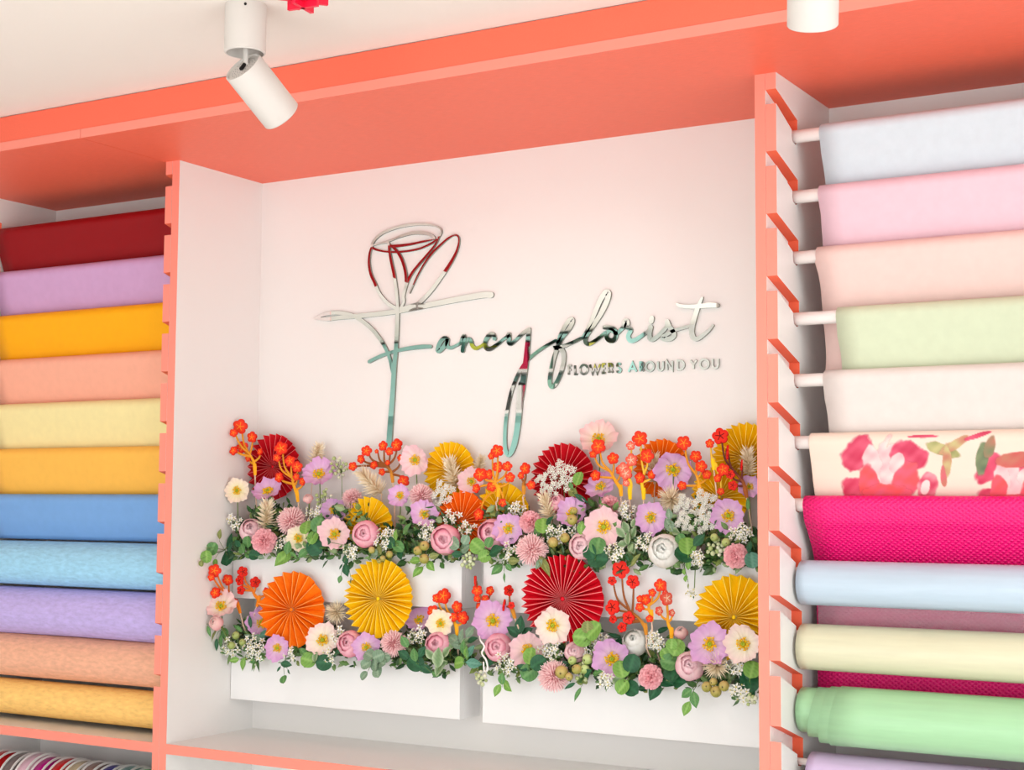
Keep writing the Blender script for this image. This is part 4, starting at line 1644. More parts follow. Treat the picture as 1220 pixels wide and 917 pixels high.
# ---- plum blossom picks
def blossom_mesh(var):
    red, mid, ln = [lin(c) for c in {'orange': ((242, 56, 16), (246, 84, 34), (255, 176, 74)), 'red': ((226, 22, 14), (236, 44, 24), (120, 10, 14)), 'pale': ((236, 70, 52), (244, 120, 96), (255, 224, 196)), 'fire': ((222, 30, 10), (240, 62, 20), (255, 160, 50))}[var]]
    mb = MB()
    N = 40
    out = []
    for k in range(N):
        a = 2 * pi * k / N
        r = .80 + .22 * abs(cos(2.5 * a)) ** .8 if abs(cos(2.5 * a)) > .02 else .76
        out.append((r * cos(a), r * sin(a)))
    th = .16
    vs = [(0, 0, th)] + [(x * .6, y * .6, th) for x, y in out] + [(x, y, th * .8) for x, y in out] + [(x, y, -th) for x, y in out] + [(0, 0, -th)]
    cs = [mid] + [mid] * N + [red] * (2 * N + 1)
    fs = []
    for k in range(N):
        k2 = (k + 1) % N
        fs += [(0, 1 + k, 1 + k2), (1 + k, 1 + N + k, 1 + N + k2, 1 + k2), (1 + N + k, 1 + 2 * N + k, 1 + 2 * N + k2, 1 + N + k2), (3 * N + 1, 1 + 2 * N + k2, 1 + 2 * N + k)]
    mb.add(vs, fs, cs)
    for k in range(5):
        a = 2 * pi * k / 5
        mb.tube([(.08 * cos(a), .08 * sin(a), th + .02), (.58 * cos(a), .58 * sin(a), th + .02)], .05, 4, ln)
    mb.ball((0, 0, th + .01), .12, 6, 4, ln)
    return mb.mesh('blossom_' + var, M['felt'], False, True)


def plum(bl, handle, foot, var, bcol, Y, box, label):
    """bl: (px, py, r) with r < 0 for a blossom turned edge-on"""
    pts = [(place(b[0], b[1], Y + RND.uniform(-.004, .004), .02), b[2]) for b in bl]
    hp = place(handle[0], handle[1], Y + .005, .02)
    fp = place(foot[0], foot[1], Y + .005, .02)
    root = root_of(fp, box)
    t = thing('plum_blossom_pick', label, 'flower pick', root, 'plum blossom picks in the planters')
    top, low = {'gold': ((226, 150, 36), (252, 176, 24)), 'brown': ((150, 84, 36), (214, 140, 40)), 'dark': ((104, 44, 34), (176, 96, 36)), 'orange': ((226, 120, 40), (250, 140, 20)), 'yellow': ((238, 190, 60), (255, 206, 20))}[bcol]
    tl, ll = lin(top), lin(low)
    br = MB()
    cen = sum((q[0] for q in pts), Vector()) / len(pts)
    px1 = 1 / ppm(hp)
    trunk_top = hp.lerp(cen, .62)
    tr = catmull([hp, hp.lerp(trunk_top, .5) + Vector((RND.uniform(-.006, .006), 0, 0)), trunk_top], 4)
    br.tube(tr, [2.6 * px1 - 1.1 * px1 * i / (len(tr) - 1) for i in range(len(tr))], 6, [lerp3(ll, tl, i / (len(tr) - 1)) for i in range(len(tr)) for _ in range(6)], flat=.5)
    for p, r in pts:
        v = (p - hp)
        f_ = max(.15, min(1, v.dot(trunk_top - hp) / max(1e-6, (trunk_top - hp).length_squared) * .55))
        s = tr[int(f_ * (len(tr) - 1))]
        e = p + Vector((0, .005, 0))
        mid = Vector((s.x + (e.x - s.x) * .72, (s.y + e.y) / 2, s.z + (e.z - s.z) * .38))
        cv = catmull([s, mid, e], 5)
        br.tube(cv, [1.7 * px1 - .6 * px1 * i / (len(cv) - 1) for i in range(len(cv))], 5, tl, flat=.6)
        rr = abs(r) * px1 * 1.12
        yaw = 1.15 * RND.choice((-1, 1)) if r < 0 else RND.uniform(-.15, .45)
        rot = frame(Vector((sin(yaw), -cos(yaw), RND.uniform(-.1, .25))), RND.uniform(0, 6.28))
        put('blossom', cached(('blo', var), lambda: blossom_mesh(var)), t, p, rot, rr)
    hd = (fp - hp).normalized()
    br.tube([hp - hd * 5 * px1, hp, hp + hd * 9 * px1], [2.6 * px1, 3.0 * px1, 2.2 * px1], 6, ll, flat=.5)
    part('branch', br, M['felt'], t, False, True)
    path = [hp + hd * 6 * px1] + [hp.lerp(fp, q) for q in (.6, 1.0)] + [root]
    part('stick', MB().tube(catmull(path, 4), 1.0 * px1, 5), M['wood_stick'], t, True)


# ---- dense greenery
def greenery(box, n, seed, height):
    rnd = random.Random(seed)
    a, b, c, d = PB[box]
    mb = MB()
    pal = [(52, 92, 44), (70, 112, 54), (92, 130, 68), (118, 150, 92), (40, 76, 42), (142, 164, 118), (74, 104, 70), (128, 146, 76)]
    for i in range(n):
        x = rnd.uniform(a - .004 if a > .1 else a + .012, b + .006 if b < 1.6 else b - .012)
        h = rnd.random() ** 1.2
        front = rnd.random() < .12
        z = d - .010 + h * height * (.75 + .25 * sin(x * 23 + seed))
        y = rnd.uniform(-.118, -.022)
        if front:
            y, z = rnd.uniform(-.134, -.106), d + rnd.uniform(-.022, .02)
        elif z < d + .012:
            z = d + .012
        p = Vector((x, y, z))
        v = Vector((rnd.uniform(-1, 1), rnd.uniform(-1, -.1), rnd.uniform(-.7, 1))).normalized()
        s = v.cross(Vector((rnd.uniform(-.7, .7), -1, rnd.uniform(-.5, .9)))).normalized()
        L = rnd.uniform(.015, .034)
        wd = L * rnd.uniform(.18, .36)
        if x + L > b and b > 1.6 or x - L < a and a < .1:
            v.x = -abs(v.x) if a > .1 else abs(v.x)
        nn = v.cross(s) * wd * .35
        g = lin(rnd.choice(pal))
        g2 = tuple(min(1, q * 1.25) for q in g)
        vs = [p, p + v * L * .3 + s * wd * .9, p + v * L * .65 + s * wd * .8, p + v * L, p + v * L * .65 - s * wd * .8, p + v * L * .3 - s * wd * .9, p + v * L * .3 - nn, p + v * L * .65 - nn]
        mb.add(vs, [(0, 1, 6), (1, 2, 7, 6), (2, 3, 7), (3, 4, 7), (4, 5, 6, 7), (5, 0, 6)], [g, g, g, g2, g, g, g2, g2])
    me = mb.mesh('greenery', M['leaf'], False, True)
    o = link('greenery', me)
    o['kind'], o['category'] = 'stuff', 'foliage'
    o['label'] = 'dense small leaved greenery filling the %s planter' % PN[box]


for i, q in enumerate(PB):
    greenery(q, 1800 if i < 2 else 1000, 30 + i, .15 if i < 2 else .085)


# ------------------------------------------------------------------ the arrangement, planter by planter
# rosettes
fan(326, 556, 40, 'maroon', -.035, 'UL', 'dark red folded rosette at the left end of the upper left planter', 26)
fan(536, 561, 36, 'yellow', -.03, 'UL', 'yellow folded rosette behind cream plumes at the right end of the upper left planter', 26)
fan(439, 627, 36, 'yellow', -.075, 'UL', 'yellow rosette half sunk among poppies in the middle of the upper left planter', 22)
fan(551, 621, 37, 'deep', -.085, 'UL', 'burnt orange folded rosette beside the low yellow rosette at the gap between upper planters', 24)
fan(599, 611, 37, 'yellow', -.075, 'UR', 'yellow rosette with red blossoms over it at the left end of the upper right planter', 24)
fan(671, 570, 43, 'maroon', -.035, 'UR', 'large dark red rosette behind white lace flowers in the upper right planter', 28)
fan(788, 558, 36, 'orange', -.03, 'UR', 'orange rosette behind a big lilac poppy in the upper right planter', 26)
fan(888, 545, 42, 'yellow', -.03, 'UR', 'tall yellow rosette cut off by the coral post at upper right', 28)
fan(858, 592, 37, 'yellow', -.055, 'UR', 'low yellow rosette behind blossoms near the right post', 26)
fan(348, 726, 46, 'orange', -.138, 'LL', 'full orange rosette in front of the upper left planter', 22, (.12, .05))
fan(451.5, 713, 48, 'yellow', -.138, 'LL', 'full yellow rosette right of the full orange one, over the upper left planter', 32, (.05, .05))
fan(671, 713, 53, 'red', -.14, 'LR', 'biggest bright red rosette in front of the upper right planter', 36, (.12, -.05))
fan(875, 735, 51, 'yellow', -.138, 'LR', 'full yellow rosette touching the right post above the lower right planter', 26, (.0, .05))

# plum blossom picks
plum([(286.3, 507.9, 8), (278.4, 515.5, 4.5), (300.4, 520.5, 6), (288.9, 532.7, 6.5), (278.4, 536.7, 5), (295.6, 545.6, 4), (309.8, 538, 4)], (303.5, 557), (305, 594), 'fire', 'gold', -.075, 'UL', 'leftmost orange red blossom pick rising before the dark red rosette')
plum([(335, 534, 7.5), (330, 545, 4.5), (345.6, 549, 6), (354, 556, 6), (353, 568, 4), (360.4, 573.3, 4.5), (332.5, 568.5, 5.5)], (354, 589), (356, 606), 'fire', 'gold', -.085, 'UL', 'orange red blossom pick crossing the dark red rosette at left')
plum([(436.7, 537, 6), (430, 546.7, 5), (456.3, 531, 5.5), (464, 537.5, 4.5), (472.7, 530, 7), (448.7, 537.5, 2.5), (480.8, 573, 6.5), (477, 545.6, 4), (455, 562, 4), (461.8, 551, 3), (445.4, 554, 4.5), (420.4, 555.4, 5)], (467, 566), (470, 590), 'fire', 'brown', -.05, 'UL', 'red blossom pick on a brown branch standing at the foot of the mirror stem')
plum([(572.3, 565.2, 7.5), (592.3, 537, 7), (585.4, 543, 4), (593.4, 556, 6), (604.3, 555.4, 5.5), (582.5, 565, 5.5), (567.3, 581.6, 5), (585.8, 579.4, 5.5), (607.6, 568.5, 5.5), (598.9, 598.6, 4.5), (570.5, 612.6, 6.5)], (594, 583), (592, 606), 'fire', 'gold', -.115, 'UR', 'red blossom pick spread over the yellow rosette below the mirror letter tail')
plum([(625.7, 558, 6.5), (620.7, 566.3, 4), (632.7, 577.7, 5)], (624, 580), (624, 600), 'fire', 'brown', -.10, 'UR', 'small three blossom pick left of the large dark red rosette')
plum([(713, 531.4, 8), (706.8, 540.6, 4.5), (730.4, 545.8, 6.5), (709.5, 566.3, 6), (738.5, 559.8, 5)], (739.5, 582), (741, 602), 'fire', 'gold', -.085, 'UR', 'red blossom pick leaning left under the highest pale poppy')
plum([(762.3, 522.3, 8.5), (771, 543, 7.5), (762.3, 569, 6), (776.5, 565, 5)], (766.7, 586), (767, 604), 'fire', 'yellow', -.09, 'UR', 'tall red blossom pick left of the orange rosette')
plum([(751.4, 530.8, 5), (752.5, 547.8, 7), (742.7, 557.6, 6.5), (746, 564, 7), (746, 575, 4)], (750.3, 586), (751, 604), 'pale', 'yellow', -.095, 'UR', 'pale red blossom pick with cream centres next to the tall red pick')
plum([(814.7, 527.5, 8), (828.9, 543.4, 6.5), (835.4, 555.4, 6.5), (842, 565.2, 5), (812.5, 578.3, 5)], (834, 583), (842, 604), 'fire', 'gold', -.085, 'UR', 'red blossom pick on a bent gold branch right of the orange rosette')
plum([(845.7, 528.2, 5), (861.6, 559.4, 7), (855, 569.6, 4.5), (858.7, 585.3, 4)], (849.6, 551), (856, 606), 'fire', 'yellow', -.09, 'UR', 'red blossom pick with a bright yellow forked handle near the right post')
plum([(858.3, 519.4, 9), (866.6, 538.4, -8), (883.4, 554.3, -6), (870.3, 565.2, 5), (873, 578.3, 5.5)], (888, 584), (892, 606), 'red', 'dark', -.08, 'UR', 'red blossom pick on a dark brown branch nearest the right post')
plum([(255.7, 679.7, 7), (251.8, 687.5, 4), (271.4, 690.6, 6), (256.6, 705.9, 6), (267.5, 706.5, 5), (279, 717.4, 5)], (284, 722), (292, 750), 'fire', 'orange', -.12, 'LL', 'orange red blossom pick leaning left over the end of the lower left planter')
plum([(285.6, 691.3, 5.5), (287, 702.8, 5), (316.8, 703.3, 3.5), (289, 681, -6), (304, 693.4, -6)], (308.5, 714), (298, 748), 'red', 'orange', -.125, 'LL', 'red blossom pick seen partly edge on left of the full orange rosette')
plum([(528.7, 710, 8.5), (520, 712.4, 5), (516, 727.7, 6.5), (544.6, 722.9, 6.5), (551.6, 735.5, 7), (540.7, 735, 5)], (544, 748), (545, 766), 'fire', 'gold', -.125, 'LL', 'orange red blossom pick at the right end of the lower left planter')
plum([(568.5, 703.4, 6), (568.5, 713, 4), (578.4, 713.4, 4.5), (583.8, 703.4, -5), (566.4, 692, -6), (571, 722, 4)], (581, 726), (590, 748), 'fire', 'brown', -.125, 'LR', 'red blossom pick standing before the gap between the upper planters')
plum([(606, 703.4, -6), (600.6, 720.9, -6.5), (609.3, 720.9, 4)], (611, 728), (618.7, 752.5), 'red', 'brown', -.125, 'LR', 'thin edge on red blossom pick left of the biggest red rosette')
plum([(739.4, 678.5, 9.5), (729.2, 691.6, 5), (754, 692.7, 7.5), (730, 723.2, 8.5), (730.3, 737.4, 4.5), (748.8, 735.7, 7), (741.2, 747.2, 5.5)], (768.9, 747), (772, 776), 'red', 'brown', -.13, 'LR', 'tallest red blossom pick on a brown branch right of the biggest red rosette')
plum([(786.8, 697, 7), (777, 705.8, 4.5), (769.3, 714, 6), (762.3, 713.4, 4), (762.3, 723.2, 5), (773.7, 736.8, 4)], (776, 731), (778, 764), 'fire', 'gold', -.138, 'LR', 'red blossom pick on a gold stalk in the middle of the lower right planter')
plum([(794, 712.4, -8), (793, 703, -6), (785.2, 727.6, -5), (800.5, 729.8, -4)], (800, 752), (800, 772), 'pale', 'gold', -.132, 'LR', 'pale edge on blossom pick left of the lone pink bud')

# poppies, upper left planter
poppy(282, 584, 26, 'yellow', .25, .1, -.10, 'UL', 'cream poppy with yellow centre at far left below the leftmost blossom pick')
poppy(318, 583, 34, 'lilac', -.1, 1.3, -.10, 'UL', 'lilac poppy seen from the side in front of the dark red rosette')
poppy(355, 641, 27, 'yellow', .1, -.1, -.145, 'UL', 'cream yellow poppy beside green round leaves on the upper left planter rim')
poppy(398, 636, 34, 'pink', .25, .05, -.145, 'UL', 'large pale pink poppy facing forward left of the pink peony on the upper left rim')
poppy(379.4, 563, 36, 'lilac', .1, .75, -.07, 'UL', 'upturned lilac poppy right of the dark red rosette')
poppy(397, 608, 27, 'lilac', .2, -.2, -.095, 'UL', 'lilac poppy tucked against the left side of the half sunk yellow rosette')
poppy(493.4, 547.8, 33, 'pink', -.15, -.1, -.06, 'UL', 'pale pink poppy high between the red blossom pick and yellow rosette')
poppy(561, 573, 29, 'pink', -.1, .2, -.07, 'UL', 'pale pink poppy half hidden behind red blossoms at the upper planter gap')
poppy(476, 590, 26, 'lilac', 0, .3, -.11, 'UL', 'small lilac poppy above the right edge of the half sunk yellow rosette')
poppy(505.4, 612, 30, 'lilac', .25, .2, -.125, 'UL', 'lilac poppy with orange stamens above the white flowers and berries')
# poppies, upper right planter
poppy(712.3, 521.6, 40, 'blush', -.05, .55, -.05, 'UR', 'highest pale poppy standing against the wall below the tagline')
poppy(714.5, 578.3, 35, 'lilac', -.35, .9, -.075, 'UR', 'lilac poppy seen from the side right of the large dark red rosette')
poppy(605.4, 629.6, 33, 'lilac', .1, -.05, -.135, 'UR', 'lilac poppy overlapping a pink peony at the left end of the upper right rim')
poppy(680.7, 610, 34, 'lilac', -.1, .5, -.11, 'UR', 'lilac poppy below the white lace flowers with a brown bud before it')
poppy(718.8, 627.4, 42, 'pink', .15, .05, -.14, 'UR', 'large round pale pink poppy in the middle of the upper right planter')
poppy(801.6, 559.8, 43, 'lilac', .1, -.45, -.07, 'UR', 'large lilac poppy in front of the orange rosette')
poppy(867, 614.3, 38, 'lilac', -.05, -.1, -.115, 'UR', 'round lilac poppy below the low yellow rosette near the post')
poppy(893, 579.4, 24, 'lilac', .5, .2, -.06, 'UR', 'lilac poppy mostly hidden behind the right post')
poppy(775.4, 616.5, 35, 'lilac', .2, -.1, -.125, 'UR', 'pinkish lilac poppy above the white ranunculus')
# poppies, lower left planter
poppy(262.7, 720.7, 33, 'blush', .1, .55, -.10, 'LL', 'peach cream poppy at the far left end of the lower left planter')
poppy(311.8, 742, 32, 'lilac', .6, .1, -.11, 'LL', 'lilac poppy half behind the full orange rosette')
poppy(330, 772, 27, 'lilac', .3, .0, -.165, 'LL', 'small lilac poppy below the full orange rosette')
poppy(383.8, 762, 35, 'cream', .2, .1, -.16, 'LL', 'cream poppy between the full orange and full yellow rosettes')
poppy(436, 770.9, 29, 'lilac', .15, -.05, -.165, 'LL', 'lilac poppy beside a pink peony below the full yellow rosette')
poppy(499, 737, 31, 'lilac', -.1, .9, -.10, 'LL', 'lilac poppy seen from the side right of the full yellow rosette')
poppy(524.3, 742.5, 29, 'yellow', -.05, .1, -.135, 'LL', 'pale yellow poppy under the orange red blossom pick of the lower left planter')
# poppies, lower right planter
poppy(587, 739.4, 42, 'lilac', .25, .05, -.135, 'LR', 'large lilac poppy above a rose peony at the left end of the lower right planter')
poppy(658, 745, 39, 'cream', .1, -.1, -.165, 'LR', 'pink edged cream poppy over the lower edge of the biggest red rosette')
poppy(628.5, 774.3, 38, 'pink', .25, .0, -.15, 'LR', 'pale pink poppy with an orange centre left below the biggest red rosette')
poppy(728.8, 785, 43, 'lilac', .2, -.15, -.155, 'LR', 'large lilac poppy below the tallest red blossom pick')
poppy(845.2, 766.9, 43, 'lilac', .05, .1, -.18, 'LR', 'large lilac poppy left below the full yellow rosette by the post')
poppy(884.5, 766.9, 41, 'cream', -.1, -.05, -.18, 'LR', 'large cream poppy with pink edge next to the right post in the lower planter')

# peonies and buds
peony(300, 632, 28, 'pink', .2, .5, -.12, 'UL', 'pink peony at the left end of the upper left planter')
peony(435.6, 636, 31, 'rose', .1, .1, -.145, 'UL', 'rose pink peony below the half sunk yellow rosette')
peony(530.5, 642.7, 34, 'rose', .1, .1, -.14, 'UL', 'rose pink peony at the right end of the upper left planter rim')
peony(367, 594, 13, 'bud', .1, .6, -.09, 'UL', 'small pink bud on a stalk right of the dark red rosette', 'flower_bud')
peony(587, 636, 35, 'rose', -.1, .2, -.125, 'UR', 'rose pink peony left of the lilac poppy at the upper right planter end')
peony(664, 598, 19, 'rose', 0, .5, -.095, 'UR', 'small rose peony below the white lace flowers')
peony(693.8, 650.3, 31, 'pink', 0, .1, -.14, 'UR', 'pink peony low on the rim under the round pale pink poppy')
peony(791.8, 655.8, 38, 'white', .05, .25, -.145, 'UR', 'white ranunculus on the upper right planter rim')
peony(257.7, 742, 19, 'bud', -.1, .3, -.12, 'LL', 'round pink bud at the far left end of the lower left planter', 'flower_bud')
peony(417, 766.5, 30, 'rose', -.1, .2, -.155, 'LL', 'rose peony below the left edge of the full yellow rosette')
peony(522, 768, 30, 'rose', 0, .3, -.135, 'LL', 'rose peony below the pale yellow poppy')
peony(593.6, 771, 32, 'rose', .1, .1, -.14, 'LR', 'rose peony under the large lilac poppy at the left end of the lower right planter')
peony(685, 776.5, 24, 'pink', .2, .3, -.145, 'LR', 'pink peony under the biggest red rosette beside round leaves')
peony(822, 793, 33, 'pink', .2, .2, -.155, 'LR', 'pink peony below the large lilac poppy near the post')
peony(756.9, 764.7, 30, 'white', -.1, .6, -.11, 'LR', 'white peony behind the tallest red blossom pick')
peony(811.4, 754, 18, 'bud', .1, .8, -.12, 'LR', 'lone pink bud standing above the lower right planter', 'flower_bud')

# pompoms and carnations
pompom(347.8, 621, 35, 'pale', .1, .3, -.115, 'UL', 'pale pink pompom flower beside the cream plume at left')
pompom(315, 644.4, 29, 'coral', 0, 0, -.15, 'UL', 'coral pink carnation low on the upper left planter rim', True)
pompom(420, 594, 25, 'pale', 0, .6, -.065, 'UL', 'pale pink pompom behind the half sunk yellow rosette')
pompom(502, 591, 30, 'pale', 0, .4, -.085, 'UL', 'pale pink pompom between two lilac poppies at upper left')
pompom(632.7, 622, 27, 'coral', 0, .3, -.12, 'UR', 'coral carnation above the pale pink pompom in the upper right planter', True)
pompom(633.8, 654.7, 38, 'pale', 0, .1, -.15, 'UR', 'large pale pink pompom hanging on the upper right planter rim')
pompom(726.5, 602, 24, 'coral', 0, .6, -.08, 'UR', 'coral pink carnation behind the round pale pink poppy', True)
pompom(876.9, 662.3, 29, 'coral', 0, 0, -.15, 'UR', 'coral pink carnation by the post on the upper right rim', True)
pompom(468.7, 766.5, 31, 'pale', -.1, .2, -.155, 'LL', 'pale pink pompom right below the full yellow rosette')
pompom(660, 804.9, 38, 'pale', 0, -.05, -.165, 'LR', 'pale pink pompom hanging low on the lower right planter')
pompom(775.4, 806, 29, 'coral', .05, 0, -.165, 'LR', 'coral pink carnation between round leaves in the lower right planter', True)

# cream plumes and stars
plume(318, 611, 44, 'plume', .3, 1, -.125, 'UL', 'cream plume in front of the dark red rosette at left')
plume(378, 540, 36, 'plume', .5, .8, -.04, 'UL', 'cream plume rising right of the dark red rosette')
plume(439, 572, 48, 'plume', -.7, .8, -.075, 'UL', 'pinkish cream plume crossing the red pick below the mirror stem')
plume(538, 560, 44, 'plume', -.1, 1, -.065, 'UL', 'cream plume lying over the yellow rosette at the right of the upper left planter')
plume(572, 552, 30, 'plume', .5, .8, -.05, 'UL', 'cream plume right of the yellow rosette beneath the mirror tail')
plume(651, 601, 40, 'plume', -.2, 1, -.115, 'UR', 'cream plume between the coral carnation and lace flowers')
plume(779, 556, 44, 'plume', .1, 1, -.05, 'UR', 'cream plume in front of the orange rosette')
plume(800, 595, 36, 'star', 0, .2, -.085, 'UR', 'cream bristle star under the large lilac poppy')
plume(891, 548, 40, 'plume', .1, 1, -.055, 'UR', 'cream plume over the tall yellow rosette beside the post')
plume(401, 729.4, 30, 'star', .1, 0, -.125, 'LL', 'cream bristle star between the full orange and yellow rosettes')
plume(854, 793, 36, 'star', -.1, .1, -.165, 'LR', 'cream bristle star below the large lilac poppy near the post')

# white fillers
spray(374, 614, 24, 'star', -.11, 'UL', 'white star flowers behind the pink pompom at left')
spray(386, 594, 26, 'bud', -.085, 'UL', 'green white buds left of the half sunk yellow rosette', 14)
spray(279, 622, 22, 'star', -.11, 'UL', 'white star flowers at the far left end of the upper left planter', 11)
spray(336, 646, 18, 'star', -.145, 'UL', 'pale star flowers between carnation and cream yellow poppy', 9)
spray(526, 588, 32, 'lace', -.09, 'UL', 'white lace flower left of the burnt orange rosette', 9)
spray(508.7, 632.9, 26, 'star', -.14, 'UL', 'white star flowers beside the rose peony at the right of the upper left rim', 16)
spray(458.5, 641, 28, 'star', -.145, 'UL', 'white star flowers right of the rose peony under the half sunk rosette', 17)
spray(419, 656, 20, 'star', -.15, 'UL', 'white star flowers hanging between the pale pink poppy and rose peony', 11)
spray(538, 616, 18, 'star', -.11, 'UL', 'white star flowers left of the burnt orange rosette base', 9)
spray(404, 556, 26, 'bud', -.05, 'UL', 'green umbel of buds on a stalk before the bare wall', 16)
spray(558.8, 668, 20, 'bud', -.15, 'UL', 'cream buds hanging over the gap between the upper planters', 13)
spray(646, 571, 17, 'lace', -.085, 'UR', 'small white lace flower on the left of the large dark red rosette', 5)
spray(669, 565, 36, 'lace', -.09, 'UR', 'big white lace flower in front of the large dark red rosette', 11)
spray(654, 583, 22, 'lace', -.10, 'UR', 'white lace flower low on the large dark red rosette', 6)
spray(556, 629, 18, 'star', -.125, 'UL', 'white star flowers at the foot of the burnt orange rosette', 9)
spray(662, 636, 24, 'star', -.14, 'UR', 'white star flowers right of the coral carnation', 15)
spray(686, 628, 20, 'star', -.12, 'UR', 'white star flowers between lilac poppy and round pale pink poppy', 11)
spray(614, 608, 22, 'star', -.105, 'UR', 'white star flowers above the lilac poppy on the upper right planter', 13)
spray(603, 657, 24, 'star', -.15, 'UR', 'white star flowers hanging under the lilac poppy at the upper right planter end', 13)
spray(731, 657, 22, 'star', -.15, 'UR', 'white star flowers under the round pale pink poppy', 14)
spray(769, 645, 24, 'star', -.14, 'UR', 'white star flowers left of the white ranunculus', 14)
spray(745, 607, 22, 'star', -.105, 'UR', 'white star flowers under the pale red blossom pick', 12)
spray(831, 665, 19, 'star', -.15, 'UR', 'white star flowers hanging right of the white ranunculus', 12)
spray(882, 634, 26, 'star', -.13, 'UR', 'white star flowers beside the post above the coral carnation', 14)
spray(853, 652, 22, 'bud', -.14, 'UR', 'cream buds left of the coral carnation by the post', 14)
spray(815, 604, 26, 'lace', -.10, 'UR', 'white lace flower right of the cream bristle star', 7)
spray(837, 598, 30, 'lace', -.10, 'UR', 'white lace flower left of the round lilac poppy', 9)
spray(815, 623, 24, 'lace', -.115, 'UR', 'lower left white lace flower of the group near the post', 7)
spray(840, 620, 28, 'lace', -.12, 'UR', 'lower right white lace flower of the group near the post', 8)
spray(302, 772, 38, 'star', -.155, 'LL', 'white star flowers left of the small lilac poppy on the lower left planter', 22)
spray(271, 771, 26, 'star', -.145, 'LL', 'white star flowers at the far left of the lower left planter', 14)
spray(404.5, 757, 24, 'star', -.145, 'LL', 'white star flowers under the cream bristle star on the left', 14)
spray(391, 781, 20, 'star', -.17, 'LL', 'white star flowers hanging under the cream poppy', 11)
spray(345.6, 780, 16, 'star', -.165, 'LL', 'white star flowers right of the small lilac poppy', 7)
spray(496, 757, 24, 'star', -.135, 'LL', 'white star flowers between pompom and rose peony on the lower left planter', 13)
spray(573.4, 807, 17, 'bud', -.165, 'LR', 'cream buds hanging before the gap between the lower planters', 11)
spray(603, 790, 30, 'star', -.16, 'LR', 'white star flowers under the rose peony on the lower right planter', 17)
spray(655, 775, 32, 'star', -.155, 'LR', 'white star flowers under the pink edged cream poppy', 18)
spray(710, 768, 36, 'star', -.14, 'LR', 'white star flowers right of the round leaves on the biggest red rosette', 21)
spray(721, 808, 20, 'star', -.17, 'LR', 'white star flowers hanging under the large lilac poppy', 11)
spray(692, 800, 22, 'bud', -.165, 'LR', 'green white buds right of the low pale pink pompom', 12)
spray(781, 764, 26, 'star', -.135, 'LR', 'white star flowers right of the white peony', 15)
spray(876, 795, 22, 'star', -.165, 'LR', 'white star flowers beside the bristle star near the post', 12)
spray(881, 826, 24, 'star', -.175, 'LR', 'white star flowers hanging lowest beside the right post', 12)
spray(895, 833, 14, 'bud', -.175, 'LR', 'white buds hanging lowest at the right post', 9)
spray(824.5, 706, 12, 'star', -.145, 'UR', 'tiny pinkish flower on a trailing twig below the white ranunculus', 6)

# leaves
sprig([(365, 628, 17, 'bright', 'round'), (373, 640.5, 15, 'bright', 'round'), (379, 625, 18, 'mid', 'round'), (375, 651, 21, 'dark', 'round'), (361, 659, 15, 'mid', 'oval')], -.15, 'UL', 'round green leaves left of the large pale pink poppy')
sprig([(253, 653.6, 15, 'mid', 'round'), (246, 663, 14, 'bright', 'round'), (271, 664.5, 18, 'dark', 'round'), (274, 646, 22, 'dark', 'narrow'), (257, 670, 8, 'bright', 'round'), (240, 671, 7, 'olive', 'round'), (262, 636, 11, 'olive', 'oval')], -.105, 'UL', 'leafy eucalyptus twig reaching left onto the niche side panel', anchor=(268, 655))
sprig([(295, 645, 13, 'mid', 'round'), (289, 653, 12, 'mid', 'round'), (303, 661, 13, 'dark', 'round'), (296, 660, 9, 'mid', 'round'), (283, 647, 11, 'dark', 'oval'), (311, 664, 9, 'dusty', 'oval')], -.145, 'UL', 'small green leaves under the pink peony at left')
sprig([(337, 665, 24, 'bright', 'oval'), (343, 652, 15, 'mid', 'oval'), (350, 661, 12, 'mid', 'narrow')], -.155, 'UL', 'light green leaves hanging below the coral pink carnation at left')
sprig([(473.8, 650, 20, 'mid', 'oval'), (484.7, 629.6, 15, 'mid', 'oval'), (471.6, 637, 13, 'bright', 'oval'), (478, 659, 18, 'dark', 'oval'), (466, 646, 14, 'dark', 'round')], -.155, 'UL', 'oval green leaves left of the berries on the upper left rim')
sprig([(494.5, 667.8, 15, 'bright', 'oval'), (513, 674, 15, 'bright', 'oval'), (497.8, 681, 16, 'bright', 'oval'), (517, 662, 12, 'olive', 'oval')], -.158, 'UL', 'light green leaves hanging below the tan berries')
sprig([(412.7, 679, 15, 'dark', 'oval'), (405, 690, 9, 'mid', 'oval'), (406, 675, 7, 'dark', 'narrow'), (418, 692, 7, 'dark', 'narrow'), (412, 667, 12, 'dark', 'oval')], -.152, 'UL', 'dark trailing vine hanging over the upper left planter front', anchor=(414, 664))
sprig([(541.4, 647, 16, 'dusty', 'round'), (554.5, 642.7, 11, 'dusty', 'round'), (554.5, 652.5, 14, 'dusty', 'round')], -.155, 'UL', 'dusty grey green leaves right of the rose peony at the planter gap')
sprig([(568.7, 650.3, 19, 'bright', 'round'), (577.4, 662.3, 15, 'bright', 'round'), (591, 656, 22, 'dark', 'oval'), (583, 646, 12, 'mid', 'round')], -.155, 'UR', 'bright round leaves at the left end of the upper right planter')
sprig([(592, 678.7, 16, 'mid', 'oval'), (612, 668, 15, 'olive', 'oval'), (601, 688, 11, 'mid', 'narrow'), (606, 676, 10, 'mid', 'oval')], -.155, 'UR', 'green leaves trailing below the left end of the upper right planter', anchor=(603, 668))
sprig([(646.9, 626, 19, 'bright', 'round'), (640, 633, 12, 'mid', 'round'), (655, 620, 13, 'dark', 'oval')], -.135, 'UR', 'bright round leaf group right of the coral carnation')
